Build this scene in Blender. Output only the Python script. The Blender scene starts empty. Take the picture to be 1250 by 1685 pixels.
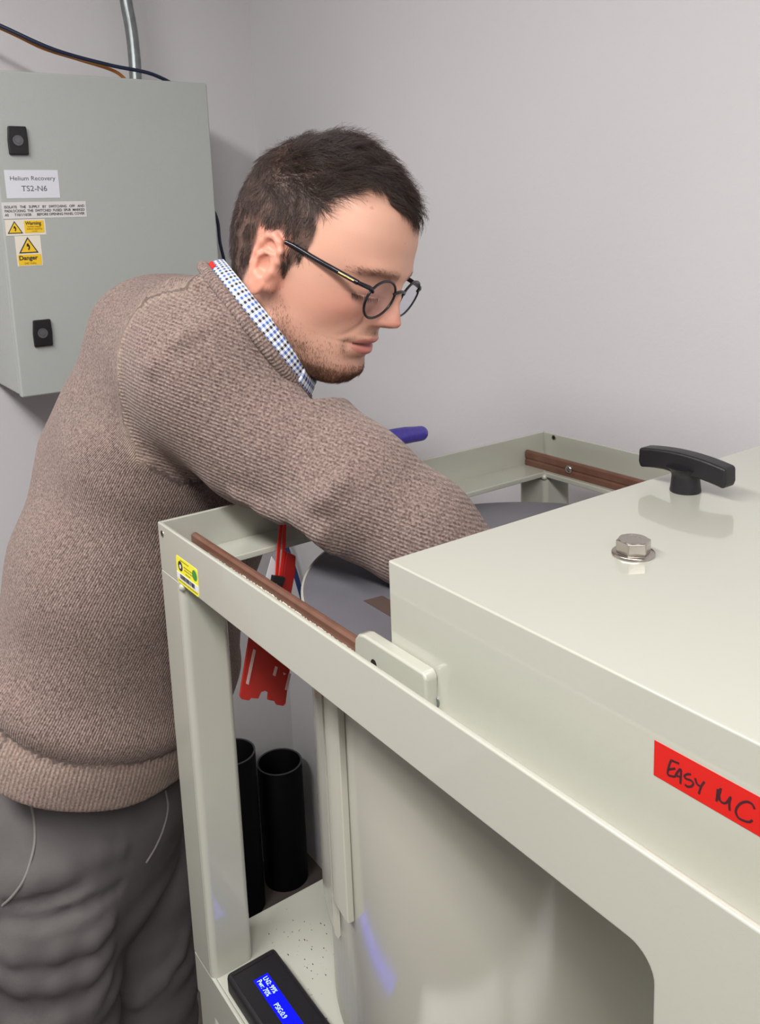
import bpy, bmesh, math, random
import numpy as np
from mathutils import Vector, Matrix

# ---------------------------------------------------------------- camera, world, lights, exposure
C = bpy.context.scene.collection
H = 1.65                                    # camera height above the floor; everything is placed relative to the lens, then lifted
YAW, PITCH, ROLL, FPX, CYP = 0.957736, 0.179452, -0.0372431, 1431.33, 625.68

def camera_axes():
    f = np.array([-math.sin(YAW) * math.cos(PITCH), math.cos(YAW) * math.cos(PITCH), -math.sin(PITCH)])
    r = np.cross(f, [0, 0, 1]); r /= np.linalg.norm(r); u = np.cross(r, f)
    c, s = math.cos(ROLL), math.sin(ROLL)
    return np.array([r * c + u * s, -r * s + u * c, f])
RC = camera_axes()
def ray(x, y): return RC.T @ np.array([(x - 625) / FPX, -(y - CYP) / FPX, 1.0])
def D(x, y, d): return ray(x, y) * d                     # a measured point at depth d
def onz(x, y, z): d = ray(x, y); return d * (z / d[2])   # ... on a level plane
def onx(x, y, X): d = ray(x, y); return d * (X / d[0])
def ony(x, y, Y): d = ray(x, y); return d * (Y / d[1])

cd = bpy.data.cameras.new('camera'); cam = bpy.data.objects.new('camera', cd); C.objects.link(cam)
cd.sensor_fit = 'HORIZONTAL'; cd.sensor_width = 36; cd.lens = FPX / 1250 * 36
cd.shift_y = -(842.5 - CYP) / 1250; cd.clip_start = 0.02; cd.clip_end = 50
m = Matrix.Identity(4)
for i in range(3):
    m[i][0] = RC[0][i]; m[i][1] = RC[1][i]; m[i][2] = -RC[2][i]
cam.matrix_world = m
bpy.context.scene.camera = cam

w = bpy.data.worlds.new('world'); bpy.context.scene.world = w; w.use_nodes = True
w.node_tree.nodes['Background'].inputs[0].default_value = (0.9, 0.92, 1, 1)
w.node_tree.nodes['Background'].inputs[1].default_value = 0.10
vs = bpy.context.scene.view_settings
vs.view_transform = 'Standard'; vs.look = 'None'; vs.gamma = 1; vs.use_curve_mapping = False
vs.exposure = -0.10
CEIL = 1.05
LIGHTS = [(0.65, -0.42, 1.2, 0.3, 40), (-0.65, -0.62, 1.2, 0.3, 40), (1.90, -0.3, 1.2, 0.3, 16)]   # ceiling fixtures: x, y, size x, size y, power
for i, (lx, ly, sx, sy, pw) in enumerate(LIGHTS):
    ld = bpy.data.lights.new('ceiling_lamp', 'AREA'); ld.shape = 'RECTANGLE'; ld.size = sx; ld.size_y = sy
    ld.energy = pw; ld.color = (1.0, 0.985, 0.965)
    lo = bpy.data.objects.new('ceiling_lamp', ld); C.objects.link(lo); lo.location = (lx, ly, CEIL - 0.075)

# ---------------------------------------------------------------- helpers
def srgb(h):
    if isinstance(h, str):
        h = h.lstrip('#'); h = [int(h[i:i + 2], 16) / 255 for i in (0, 2, 4)]
    return tuple((c / 12.92 if c <= 0.04045 else ((c + 0.055) / 1.055) ** 2.4) for c in h)

def mat(name, col, rough=0.5, metal=0.0, var=0.0, vscale=20.0, bump=0.0, bscale=200.0, spec=0.5, coat=0.0, emit=None, es=0.0, alpha=None, trans=0.0):
    M = bpy.data.materials.new(name); M.use_nodes = True
    nt = M.node_tree; b = nt.nodes['Principled BSDF']
    c = srgb(col)
    b.inputs['Base Color'].default_value = (*c, 1); b.inputs['Roughness'].default_value = rough
    b.inputs['Metallic'].default_value = metal; b.inputs['Specular IOR Level'].default_value = spec
    b.inputs['Coat Weight'].default_value = coat; b.inputs['Coat Roughness'].default_value = 0.06
    b.inputs['Transmission Weight'].default_value = trans
    if emit:
        b.inputs['Emission Color'].default_value = (*srgb(emit), 1); b.inputs['Emission Strength'].default_value = es
    tc = nt.nodes.new('ShaderNodeTexCoord')
    if var > 0:
        n = nt.nodes.new('ShaderNodeTexNoise'); n.inputs['Scale'].default_value = vscale; n.inputs['Detail'].default_value = 5
        nt.links.new(tc.outputs['Object'], n.inputs['Vector'])
        r = nt.nodes.new('ShaderNodeValToRGB')
        r.color_ramp.elements[0].position = 0.3; r.color_ramp.elements[1].position = 0.7
        r.color_ramp.elements[0].color = (*[x * (1 - var) for x in c], 1); r.color_ramp.elements[1].color = (*[min(1, x * (1 + var)) for x in c], 1)
        nt.links.new(n.outputs['Fac'], r.inputs[0]); nt.links.new(r.outputs[0], b.inputs['Base Color'])
    if bump > 0:
        n = nt.nodes.new('ShaderNodeTexNoise'); n.inputs['Scale'].default_value = bscale; n.inputs['Detail'].default_value = 3
        nt.links.new(tc.outputs['Object'], n.inputs['Vector'])
        bp = nt.nodes.new('ShaderNodeBump'); bp.inputs['Strength'].default_value = bump; bp.inputs['Distance'].default_value = 0.001
        nt.links.new(n.outputs['Fac'], bp.inputs['Height']); nt.links.new(bp.outputs[0], b.inputs['Normal'])
    return M

def tag(o, label=None, cat=None, group=None, kind=None):
    for k, v in (('label', label), ('category', cat), ('group', group), ('kind', kind)):
        if v: o[k] = v
    return o
def link(name, me, m, parent=None, smooth=False):
    if m is not None: me.materials.append(m)
    if smooth:
        for p in me.polygons: p.use_smooth = True
    o = bpy.data.objects.new(name, me); C.objects.link(o)
    if parent is not None: o.parent = parent; o.matrix_parent_inverse = parent.matrix_basis.inverted()
    return o
def fin(name, bm, m, parent=None, smooth=False, bevel=0, seg=2, angle=0.6):
    bmesh.ops.recalc_face_normals(bm, faces=bm.faces)
    if bevel:
        es = [e for e in bm.edges if len(e.link_faces) == 2 and e.calc_face_angle(0) > angle]
        bmesh.ops.bevel(bm, geom=es, offset=bevel, segments=seg, affect='EDGES', profile=0.5, clamp_overlap=True)
    me = bpy.data.meshes.new(name); bm.to_mesh(me); bm.free()
    o = link(name, me, m, parent)
    if smooth or bevel:
        for p in me.polygons: p.use_smooth = True
        me.set_sharp_from_angle(angle=math.radians(50 if smooth else 50))
        if bevel:
            wn = o.modifiers.new('face_normals', 'WEIGHTED_NORMAL'); wn.keep_sharp = True; wn.weight = 100
    return o
def empty(name, loc=(0, 0, 0)):
    o = bpy.data.objects.new(name, None); C.objects.link(o); o.location = loc; o.empty_display_size = 0.05
    bpy.context.view_layer.update(); return o
def add_box(bm, x0, x1, y0, y1, z0, z1):
    v = [bm.verts.new((x, y, z)) for x in (x0, x1) for y in (y0, y1) for z in (z0, z1)]
    for f in ((0, 1, 3, 2), (4, 6, 7, 5), (0, 4, 5, 1), (2, 3, 7, 6), (0, 2, 6, 4), (1, 5, 7, 3)): bm.faces.new([v[i] for i in f])
    return v
def box(name, m, b, parent=None, bevel=0, seg=2):
    bm = bmesh.new(); add_box(bm, *b); return fin(name, bm, m, parent, bevel=bevel, seg=seg)
def add_prism(bm, pts, vec):
    a = [bm.verts.new(p) for p in pts]; b = [bm.verts.new(Vector(p) + Vector(vec)) for p in pts]; n = len(a)
    bm.faces.new(a); bm.faces.new(list(reversed(b)))
    for i in range(n): bm.faces.new([a[i], b[i], b[(i + 1) % n], a[(i + 1) % n]])
def add_lathe(bm, prof, c=(0, 0, 0), ax=None, n=48, a0=0.0, a1=2 * math.pi, closed=False):
    """prof: (radius, height) pairs turned about the axis ax through c"""
    M = Vector((0, 0, 1)).rotation_difference(Vector(ax)).to_matrix() if ax is not None else Matrix.Identity(3)
    full = abs(a1 - a0 - 2 * math.pi) < 1e-6; k = n if full else n + 1
    rings = []
    for (r, h) in prof:
        rings.append([bm.verts.new(M @ Vector((r * math.cos(a0 + (a1 - a0) * i / n), r * math.sin(a0 + (a1 - a0) * i / n), h)) + Vector(c)) for i in range(k)])
    pr = list(zip(rings, rings[1:])) + ([(rings[-1], rings[0])] if closed else [])
    for A, B in pr:
        for i in range(n if full else n): bm.faces.new([A[i], A[(i + 1) % k], B[(i + 1) % k], B[i]])
    if not closed:
        for R_ in (rings[0], rings[-1]):
            try: bm.faces.new(R_)
            except Exception: pass
    elif not full:
        bm.faces.new([R_[0] for R_ in rings]); bm.faces.new([R_[-1] for R_ in rings])
def add_tube(bm, pts, r, n=8, cap=True):
    pts = [Vector(p) for p in pts]; rs = r if hasattr(r, '__len__') else [r] * len(pts)
    prev = None; rings = []
    for i, p in enumerate(pts):
        t = (pts[min(i + 1, len(pts) - 1)] - pts[max(i - 1, 0)]).normalized()
        if prev is None:
            a = Vector((0, 0, 1)) if abs(t.z) < 0.9 else Vector((1, 0, 0)); s = t.cross(a).normalized()
        else: s = (prev - t * prev.dot(t)).normalized()
        prev = s; b = t.cross(s)
        rings.append([bm.verts.new(p + (s * math.cos(2 * math.pi * k / n) + b * math.sin(2 * math.pi * k / n)) * rs[i]) for k in range(n)])
    for A, B in zip(rings, rings[1:]):
        for k in range(n): bm.faces.new([A[k], A[(k + 1) % n], B[(k + 1) % n], B[k]])
    if cap: bm.faces.new(rings[0]); bm.faces.new(rings[-1])
def spline(pts, n=8):
    P = [np.array(p, float) for p in pts]; P = [2 * P[0] - P[1]] + P + [2 * P[-1] - P[-2]]; out = []
    for i in range(1, len(P) - 2):
        for k in range(n):
            t = k / n
            out.append(0.5 * ((2 * P[i]) + (-P[i - 1] + P[i + 1]) * t + (2 * P[i - 1] - 5 * P[i] + 4 * P[i + 1] - P[i + 2]) * t * t + (-P[i - 1] + 3 * P[i] - 3 * P[i + 1] + P[i + 2]) * t ** 3))
    out.append(P[-2]); return out
def tube(name, m, pts, r, parent=None, n=8, sm=0):
    bm = bmesh.new(); add_tube(bm, spline(pts, sm) if sm else pts, r, n); return fin(name, bm, m, parent, smooth=True)
def quad(name, m, pts, parent=None, thick=None):
    """a thin sheet through pts, thickened along its normal"""
    bm = bmesh.new()
    n = (Vector(pts[1]) - Vector(pts[0])).cross(Vector(pts[2]) - Vector(pts[0])).normalized()
    add_prism(bm, pts, n * (thick or 0.0002)); return fin(name, bm, m, parent)
def text(name, s, m, size, origin, right, up, parent, sx=1.0, extrude=0.00005, align='LEFT', bold=0.0, space=1.0):
    cu = bpy.data.curves.new(name, 'FONT'); cu.body = s; cu.size = size; cu.extrude = extrude; cu.align_x = align; cu.offset = bold
    cu.space_character = space; cu.resolution_u = 3
    o = bpy.data.objects.new(name, cu); C.objects.link(o)
    dg = bpy.context.evaluated_depsgraph_get(); me = bpy.data.meshes.new_from_object(o.evaluated_get(dg))
    bpy.data.objects.remove(o); bpy.data.curves.remove(cu)
    R_ = Vector(right).normalized(); U_ = Vector(up).normalized(); N_ = R_.cross(U_); O_ = Vector(origin)
    for v in me.vertices: v.co = O_ + R_ * (v.co.x * sx) + U_ * v.co.y + N_ * v.co.z
    return link(name, me, m, parent)

# ---------------------------------------------------------------- materials
M_wall = mat('wall_paint', '#d0cdcf', 0.75, var=0.015, vscale=3, bump=0.25, bscale=160)
M_ceil = mat('ceiling_tile', '#dcdcd8', 0.8, var=0.03, vscale=40)
M_floor = mat('floor_vinyl', '#5c5550', 0.45, var=0.12, vscale=14, bump=0.1)
M_frame = mat('cream_powder_coat', '#b5b5a9', 0.35, var=0.012, vscale=6, bump=0.06, bscale=420, spec=0.5, coat=1.0)
M_cab = mat('grey_powder_coat', '#adb1ad', 0.42, var=0.01, vscale=8, bump=0.3, bscale=700)
M_black = mat('black_plastic', '#151418', 0.42, bump=0.25, bscale=900)
M_blackpipe = mat('black_pipe_plastic', '#050506', 0.6, spec=0.15)
M_brown = mat('brown_slide_strip', '#6d4a3c', 0.42, var=0.15, vscale=60)
M_steel = mat('stainless_steel', '#bdb6ae', 0.25, metal=1.0, var=0.05, vscale=80)
M_galv = mat('galvanised_steel', '#8f9495', 0.32, metal=0.9, var=0.18, vscale=50)
M_disc = mat('brushed_grey_disc', '#77757c', 0.38, metal=0.25, var=0.06, vscale=18, bump=0.15, bscale=120)
M_dark = mat('dark_recess', '#0c0c0c', 0.8)
M_navy = mat('navy_cable', '#15203c', 0.4)
M_orange = mat('orange_cable', '#b4702e', 0.45)
M_paper = mat('white_label', '#d9dbe2', 0.55)
M_ink = mat('black_print', '#2a2a2c', 0.6)
M_greyink = mat('grey_print', '#55565c', 0.6)
M_yellow = mat('warning_yellow', '#f0c420', 0.5)
M_cream_lbl = mat('cream_label', '#e6dfd0', 0.5)
M_red = mat('red_tape', '#c8201c', 0.35, spec=0.3)
M_marker = mat('marker_ink', '#3a1520', 0.5)

# ---------------------------------------------------------------- the setting
XL, YR, XF, YN = -1.87, 0.99, 2.6, -3.0
def struct(name, m, b):
    o = box(name, m, b); o['kind'] = 'structure'; return o
struct('floor', M_floor, (XL, XF, YN, YR, -H - 0.1, -H))
struct('wall_left', M_wall, (XL - 0.1, XL, YN, YR + 0.1, -H - 0.1, CEIL + 0.1))
struct('wall_right', M_wall, (XL, XF, YR, YR + 0.1, -H - 0.1, CEIL + 0.1))
struct('wall_front', M_wall, (XF, XF + 0.1, YN, YR + 0.1, -H - 0.1, CEIL + 0.1))
struct('wall_back', M_wall, (XL - 0.1, XF + 0.1, YN - 0.1, YN, -H - 0.1, CEIL + 0.1))
struct('ceiling', M_ceil, (XL, XF, YN, YR, CEIL, CEIL + 0.1))
M_fix = mat('lamp_housing', '#e8e8e6', 0.5)
i_ = 0
for lx, ly, sx, sy, pw in LIGHTS:
    e = empty('ceiling_light', (lx, ly, CEIL)); tag(e, ('white ceiling lamp above the near side of the cream frame', 'white ceiling lamp nearest the grey cabinet wall', 'white ceiling lamp over the room end away from the cabinet')[i_], 'lamp', 'ceiling lamps'); i_ += 1
    box('housing', M_fix, (lx - sx / 2 - .02, lx + sx / 2 + .02, ly - sy / 2 - .02, ly + sy / 2 + .02, CEIL - 0.07, CEIL - 0.001), e, bevel=0.004)

# ---------------------------------------------------------------- wall cabinet
CF = -1.62                                       # its door face
cab = empty('electrical_cabinet', (XL, 0.555, -0.286))
tag(cab, 'light grey steel electrical cabinet with labelled door, hung on the left wall', 'cabinet')
y0, y1, z0, z1 = 0.356, 0.757, -0.286, 0.277
box('cabinet_body', M_cab, (XL + .001, CF - 0.022, y0 + .001, y1 - .001, z0 + .002, z1 - .002), cab, bevel=0.004)
bm = bmesh.new(); add_box(bm, CF - 0.026, CF - 0.017, y0 + .006, y1 - .006, z0 + .006, z1 - .006); fin('door_seal', bm, M_dark, cab)
box('cabinet_door', M_cab, (CF - 0.018, CF, y0, y1, z0, z1), cab, bevel=0.0035)
for (cy, cz) in ((0.395, 0.161), (0.402, -0.173)):
    bm = bmesh.new()
    prof = [(-.016, -.024), (-.0165, 0), (-.014, .024), (.016, .024), (.0172, 0), (.016, -.024)]
    add_prism(bm, [(CF, cy + a, cz + b) for a, b in prof], (0.006, 0, 0))
    lk = fin('cabinet_lock', bm, M_black, cab, bevel=0.002)
    bm = bmesh.new(); add_lathe(bm, [(0.0088, 0), (0.0088, .0012), (.0072, .0012), (.0072, .0004), (.0045, .0004), (.0045, .0014)], (CF + .006, cy, cz), (1, 0, 0), 24)
    fin('lock_insert', bm, mat('lock_insert_grey', '#6c6d70', 0.4, metal=.5), lk)
def sheet(name, m, ya, yb, za, zb, parent, x=CF, t=0.0005, skew=0.0):
    return quad(name, m, [(x, ya, za), (x, yb, za), (x, yb + skew, zb), (x, ya + skew, zb)], parent, t)
X1 = CF + 0.0007
def fity(o, ya, yb):
    ys = [v.co.y for v in o.data.vertices]; k = (yb - ya) / (max(ys) - min(ys)); y_ = min(ys)
    for v in o.data.vertices: v.co.y = ya + (v.co.y - y_) * k
lb = sheet('name_label', M_paper, 0.368, 0.458, 0.064, 0.112, cab)
fity(text('lettering', 'Helium Recovery', M_greyink, 0.0105, (X1, 0.3765, 0.0945), (0, 1, 0), (0, 0, 1), lb), 0.3765, 0.4525)
fity(text('lettering', 'TS2-N6', M_greyink, 0.0135, (X1, 0.3935, 0.0760), (0, 1, 0), (0, 0, 1), lb), 0.3935, 0.4365)
lb = sheet('instruction_label', mat('pale_label', '#d8d6d4', .5), 0.358, 0.502, 0.0295, 0.0575, cab)
for i, (a, s) in enumerate(((0.0472, 'ISOLATE   THE   SUPPLY   BY   SWITCHING   OFF   AND'), (0.0405, 'PADLOCKING  THE  SWITCHED  FUSED  SPUR  MARKED'), (0.0338, 'AS      T10/1/10/2B      BEFORE OPENING PANEL COVER'))):
    o = text('lettering', s, M_ink, 0.0062, (X1, 0.3615, a), (0, 1, 0), (0, 0, 1), lb, bold=0.00012)
    ys = [v.co.y for v in o.data.vertices]; k = (0.4985 - 0.3615) / (max(ys) - min(ys))
    for v in o.data.vertices: v.co.y = 0.3615 + (v.co.y - 0.3615) * k
def hazard(cy, cz, hw, hh, parent):
    t = [(X1, cy - hw, cz - hh), (X1, cy + hw, cz - hh), (X1, cy, cz + hh)]
    a = quad('hazard_triangle', M_ink, t, parent, 0.0002)
    s = 0.80; g = -hh / 3 + cz
    quad('hazard_triangle_fill', M_yellow, [(X1 + .0002, cy + (p[1] - cy) * s, g + (p[2] - g) * s) for p in t], parent, 0.0002)
    bz = [(-.16, .28), (.02, .34), (-.02, .06), (.14, .1), (.07, -.3), (.17, -.26), (.02, -.58), (-.12, -.3), (-.01, -.33), (.01, -.06), (-.19, -.1)]
    bm = bmesh.new(); f = bm.faces.new([bm.verts.new((X1 + .0005, cy + p * hh * 1.1, cz - .12 * hh + q * hh * 1.0)) for p, q in bz]); bmesh.ops.triangulate(bm, faces=[f])
    me = bpy.data.meshes.new('lightning_bolt'); bm.to_mesh(me); bm.free(); link('lightning_bolt', me, M_ink, parent)
lb = sheet('warning_label', M_cream_lbl, 0.360, 0.4275, 0.0005, 0.0275, cab)
hazard(0.3755, 0.0148, 0.0128, 0.0108, lb)
sheet('yellow_panel', M_yellow, 0.3915, 0.4245, 0.0045, 0.0255, lb, X1, .0002)
text('lettering', 'Warning', M_ink, 0.0082, (X1 + .0004, 0.3935, 0.0184), (0, 1, 0), (0, 0, 1), lb, bold=0.0002, sx=.92)
for i, s in enumerate(('Isolate supply', 'before opening', 'cover')):
    text('lettering', s, mat('brown_print', '#8a6a18', .6), 0.0042, (X1 + .0004, 0.408, 0.0140 - i * 0.0040), (0, 1, 0), (0, 0, 1), lb, align='CENTER')
lb = sheet('danger_label', M_cream_lbl, 0.3735, 0.4165, -0.0530, -0.0005, cab)
hazard(0.3945, -0.0165, 0.0165, 0.0140, lb)
sheet('yellow_panel', M_yellow, 0.3755, 0.4145, -0.0515, -0.0330, lb, X1, .0002)
text('lettering', 'Danger', M_ink, 0.0105, (X1 + .0004, 0.3768, -0.0422), (0, 1, 0), (0, 0, 1), lb, bold=0.0003)
text('lettering', '240 Volts', mat('brown_print_small', '#8a6a18', .6), 0.0052, (X1 + .0004, 0.395, -0.0500), (0, 1, 0), (0, 0, 1), lb, align='CENTER')

# conduit, cables
cx = XL + 0.05
p = tube('conduit', M_galv, [onx(200, -60, cx), onx(207, 0, cx), onx(216, 50, cx), onx(221, 95, cx), onx(223, 128, cx)] + [np.array([cx, 0.6905, 0.274])], 0.0125, n=20, sm=6)
tag(p, 'galvanised steel conduit pipe rising behind the cabinet top up the left wall', 'pipe')
pts = [onx(x, y, X) for x, y, X in ((-260, -60, -1.8), (-120, -10, -1.76), (0, 42, -1.72), (90, 82, -1.70), (180, 107, -1.70), (250, 122, -1.70))] + [np.array([-1.72, .742, .2785]), np.array([-1.80, .7606, .27]), np.array([-1.83, .768, .2]), np.array([-1.835, .80, .09]), onx(353, 350, -1.83), onx(362, 400, -1.83), onx(371, 440, -1.83), onx(385, 520, -1.82), onx(420, 650, -1.82)]
p = tube('data_cable', M_navy, pts, 0.0036, n=10, sm=8); tag(p, 'navy blue cable sagging over the cabinet top and down beside the cabinet', 'cable')
pts = [onx(x, y, X) for x, y, X in ((-200, -40, -1.79), (0, 46, -1.735), (70, 79, -1.715), (130, 98, -1.715), (190, 118, -1.715))] + [np.array([-1.73, .652, .2795]), np.array([-1.78, .72, .2795]), np.array([-1.84, .735, .280])]
p = tube('orange_cable', M_orange, pts, 0.0032, n=10, sm=8); tag(p, 'thin orange cable under the navy one, ending at the cabinet top', 'cable')
pts = [np.array([-1.84, .8, -.6]), onz(472, 885, -.62), onz(483, 935, -.68), onz(492, 965, -.74), onz(500, 992, -.79), onz(512, 1030, -.9), onz(515, 1100, -1.1)]
p = tube('blue_hose', mat('blue_hose_rubber', '#1c2f66', .4), [onx(455, 860, -1.8), onx(468, 893, -1.78), onx(483, 935, -1.76), onx(500, 992, -1.74), onx(512, 1030, -1.74), onx(540, 1075, -1.74), onx(600, 1120, -1.74)], 0.0062, n=10, sm=8)
tag(p, 'blue hose running down the wall behind the drum', 'hose')

# tubes on the floor
def open_tube(c, r, zt, label):
    bm = bmesh.new(); t = 0.004
    add_lathe(bm, [(r, 0), (r, zt + H), (r - .001, zt + H + .001), (r - t + .001, zt + H + .001), (r - t, zt + H), (r - t, 0.004), (0.001, 0.004)], (c[0], c[1], -H), n=56)
    o = fin('black_tube', bm, M_blackpipe, smooth=True); tag(o, label, 'tube', 'black tubes standing on the floor')
    bm = bmesh.new(); add_lathe(bm, [(r - t + .0003, 0), (r + .0003, 0), (r + .0003, .0013), (r - t + .0003, .0013)], (c[0], c[1], zt + .0002), n=56, closed=True)
    fin('tube_rim', bm, mat('worn_tube_rim', '#3f3f44', .4), o, smooth=True); return o
open_tube((-1.788, 0.905), 0.056, -1.325, 'open-topped black tube standing whole in view beside the drum')
open_tube((-1.772, 0.772), 0.056, -1.235, 'taller black tube half hidden behind the cream frame post')

# ---------------------------------------------------------------- cream frame
FX0, FX1, FY0, FY1 = -0.852, 0.30, 0.307, 0.880
frame = empty('equipment_frame', ((FX0 + FX1) / 2, (FY0 + FY1) / 2, -H))
tag(frame, 'cream powder-coated steel frame on posts around the grey-topped drum', 'frame')
# near side: one sheet with a round-cornered window
bm = bmesh.new(); r = 0.015; wx = -0.226; T = 0.0045
arc = lambda cx, cz, a0, a1: [(cx + r * math.cos(math.radians(a0 + (a1 - a0) * i / 8)), FY0, cz + r * math.sin(math.radians(a0 + (a1 - a0) * i / 8))) for i in range(9)]
add_prism(bm, [(FX0, FY0, -.300), (FX0, FY0, -.353)] + arc(wx - r, -.353 - r, 90, 0) + arc(wx - r, -.82 + r, 0, -90) + [(FX0, FY0, -.82), (FX0, FY0, -.872), (FX1, FY0, -.872), (FX1, FY0, -.300)], (0, T, 0))
fin('side_panel', bm, M_frame, frame, bevel=0.0016, seg=3)
box('post_face', M_frame, (FX0, -.8075, FY0, FY0 + T, -.8197, -.3533), frame, bevel=.0006)
def rail_side(name, A, B, nin, zt, zb, led, parent):
    """L-shaped rail from A to B (outer bottom line), nin = inward direction; mitred"""
    A, B, nin = Vector(A), Vector(B), Vector(nin); d = (B - A).normalized()
    prof = [(0, zb), (0, zt), (.0045, zt), (.0045, -.3405), (led, -.3405), (led, -.3475), (.0045, -.3475), (.0045, zb)]
    bm = bmesh.new(); a = [bm.verts.new(A + nin * u + d * u + Vector((0, 0, z))) for u, z in prof]
    b = [bm.verts.new(B + nin * u - d * u + Vector((0, 0, z))) for u, z in prof]; n = len(prof)
    bm.faces.new(a); bm.faces.new(list(reversed(b)))
    for i in range(n): bm.faces.new([a[i], b[i], b[(i + 1) % n], a[(i + 1) % n]])
    return fin(name, bm, M_frame, parent, bevel=0.0012, seg=2, angle=1.0)
rail_side('end_rail', (FX0, FY0, 0), (FX0, FY1, 0), (1, 0, 0), -.300, -.353, .049, frame)
rail_side('far_rail', (FX0, FY1, 0), (FX1, FY1, 0), (0, -1, 0), -.300, -.353, .049, frame)
rail_side('end_rail', (FX1, FY1, 0), (FX1, FY0, 0), (-1, 0, 0), -.300, -.353, .049, frame)
bm = bmesh.new(); add_prism(bm, [(FX0 + .005, FY0 + T, -.3405), (FX0 + .049, FY0 + .049, -.3405), (FX1 - .049, FY0 + .049, -.3405), (FX1 - .005, FY0 + T, -.3405)], (0, 0, -.007)); fin('ledge', bm, M_frame, frame, bevel=.001)
for (px0, px1, py0, py1) in ((FX0 + .0005, FX0 + .052, FY0 + .0003, FY0 + .05), (FX0 + .0005, FX0 + .052, FY1 - .05, FY1 - .0005), (FX1 - .052, FX1 - .0005, FY0 + .006, FY0 + .05), (FX1 - .052, FX1 - .0005, FY1 - .05, FY1 - .0005)):
    box('post', M_frame, (px0, px1, py0, py1, -H + .012, -.3475), frame, bevel=0.007, seg=4)
    cxp, cyp = (px0 + px1) / 2, (py0 + py1) / 2
    bm = bmesh.new(); add_lathe(bm, [(.026, 0), (.026, .006), (.012, .012), (.012, .02)], (cxp, cyp, -H), n=24); fin('foot', bm, M_black, frame, smooth=True)
bm = bmesh.new(); add_box(bm, FX0 - .004, FX1 - .01, FY0 + T, FY1 - .004, -.826, -.820); fin('shelf', bm, M_frame, frame, bevel=.001)
bm = bmesh.new(); add_box(bm, FX0 - .004, FX0 + .001, FY0 + .02, FY1 - .004, -.872, -.822); fin('shelf_lip', bm, M_frame, frame, bevel=.001)
# weld blobs
for q in ((FX0 + .049, FY1 - .049, -.3475), (FX0 + .052, FY0 + .002, -.3565)):
    bm = bmesh.new(); bmesh.ops.create_uvsphere(bm, u_segments=12, v_segments=8, radius=.0042, matrix=Matrix.Translation(q)); fin('weld_bead', bm, M_frame, frame, smooth=True)
# brown slide strips on the ledges
for ys, sl in ((0.3405, .338), (0.8375, 1.06)):
    bm = bmesh.new(); h = [(0, -.3405), (0, -.3335), (.0012, -.3325), (.0012, -.3305), (0, -.3295), (0, -.3215), (.0025, -.3195), (.0055, -.3195), (.008, -.3215), (.008, -.3405)]
    add_prism(bm, [(FX0 + .006, ys + a, z) for a, z in h], (sl, 0, 0)); fin('slide_strip', bm, M_brown, frame, bevel=.0004)
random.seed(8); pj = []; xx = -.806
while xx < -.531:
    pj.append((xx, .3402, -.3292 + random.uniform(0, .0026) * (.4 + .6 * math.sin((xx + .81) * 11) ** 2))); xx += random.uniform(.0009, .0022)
bm = bmesh.new(); add_prism(bm, [(-.806, .3402, -.3335)] + pj + [(-.531, .3402, -.3335)], (0, -.0014, 0)); fin('jagged_fringe', bm, mat('pale_fringe', '#cdc7b8', .9, bump=.6, bscale=900), frame)  # thin pale strip, jagged along its top, in front of the slide strip
def screw(c, n, r, parent, name='screw'):
    bm = bmesh.new(); add_lathe(bm, [(r, 0), (r * 1.0, r * .25), (r * .7, r * .55), (r * .3, r * .6), (r * .25, r * .25), (.0002, r * .25)], c, n, 20); return fin(name, bm, M_steel, parent, smooth=True)
c = ony(936, 772, 0.8375); screw((c[0], 0.8375, c[2]), (0, -1, 0), .0055, frame)
def hole(c, n, r, parent):
    bm = bmesh.new(); add_lathe(bm, [(r, 0), (r, .0006), (r * .72, .0006), (r * .72, .0)], c, n, 24, closed=True); o = fin('hole_rim', bm, M_steel, parent, smooth=True)
    bm = bmesh.new(); add_lathe(bm, [(r * .75, .0001), (r * .75, .0003)], c, n, 24); fin('hole', bm, M_dark, o)
c = onx(911, 720, FX0); c = ony(911, 720, FY1 - .0045); hole((c[0], FY1 - .0045, c[2]), (0, -1, 0), .0038, frame)
c = ony(267, 878, FY0); hole((c[0], FY0, c[2]), (0, -1, 0), .0036, frame)
# yellow asset sticker on the near side
Y = FY0 - .0003
st = [ony(289, 913, Y), ony(292, 962, Y), ony(327, 977, Y), ony(324, 937, Y)]
sx0, sx1 = st[0][0], st[2][0]; sz1, sz0 = (st[0][2] + st[3][2]) / 2, (st[1][2] + st[2][2]) / 2
def rrect(x0, x1, z0, z1, y, r, n=4):
    o = []
    for cx_, cz_, a in ((x1 - r, z1 - r, 0), (x0 + r, z1 - r, 90), (x0 + r, z0 + r, 180), (x1 - r, z0 + r, 270)):
        for i in range(n + 1):
            t = math.radians(a + 90 * i / n); o.append((cx_ + r * math.cos(t), y, cz_ + r * math.sin(t)))
    return o
sw, sh_ = sx1 - sx0, sz1 - sz0
stk = quad('asset_sticker', mat('sticker_yellow', '#efe63a', .4), list(reversed(rrect(sx0, sx1, sz0, sz1, FY0, .003))), frame, -.0003)
def sq(u0, u1, v0, v1, m, nm): 
    bm = bmesh.new(); add_box(bm, sx0 + sw * u0, sx0 + sw * u1, FY0 - .0006, FY0 - .0003, sz0 + sh_ * v0, sz0 + sh_ * v1); fin(nm, bm, m, stk)
sq(.0, 1., .17, .40, M_paper, 'barcode_strip')
random.seed(3)
bm = bmesh.new(); u = .17
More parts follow.
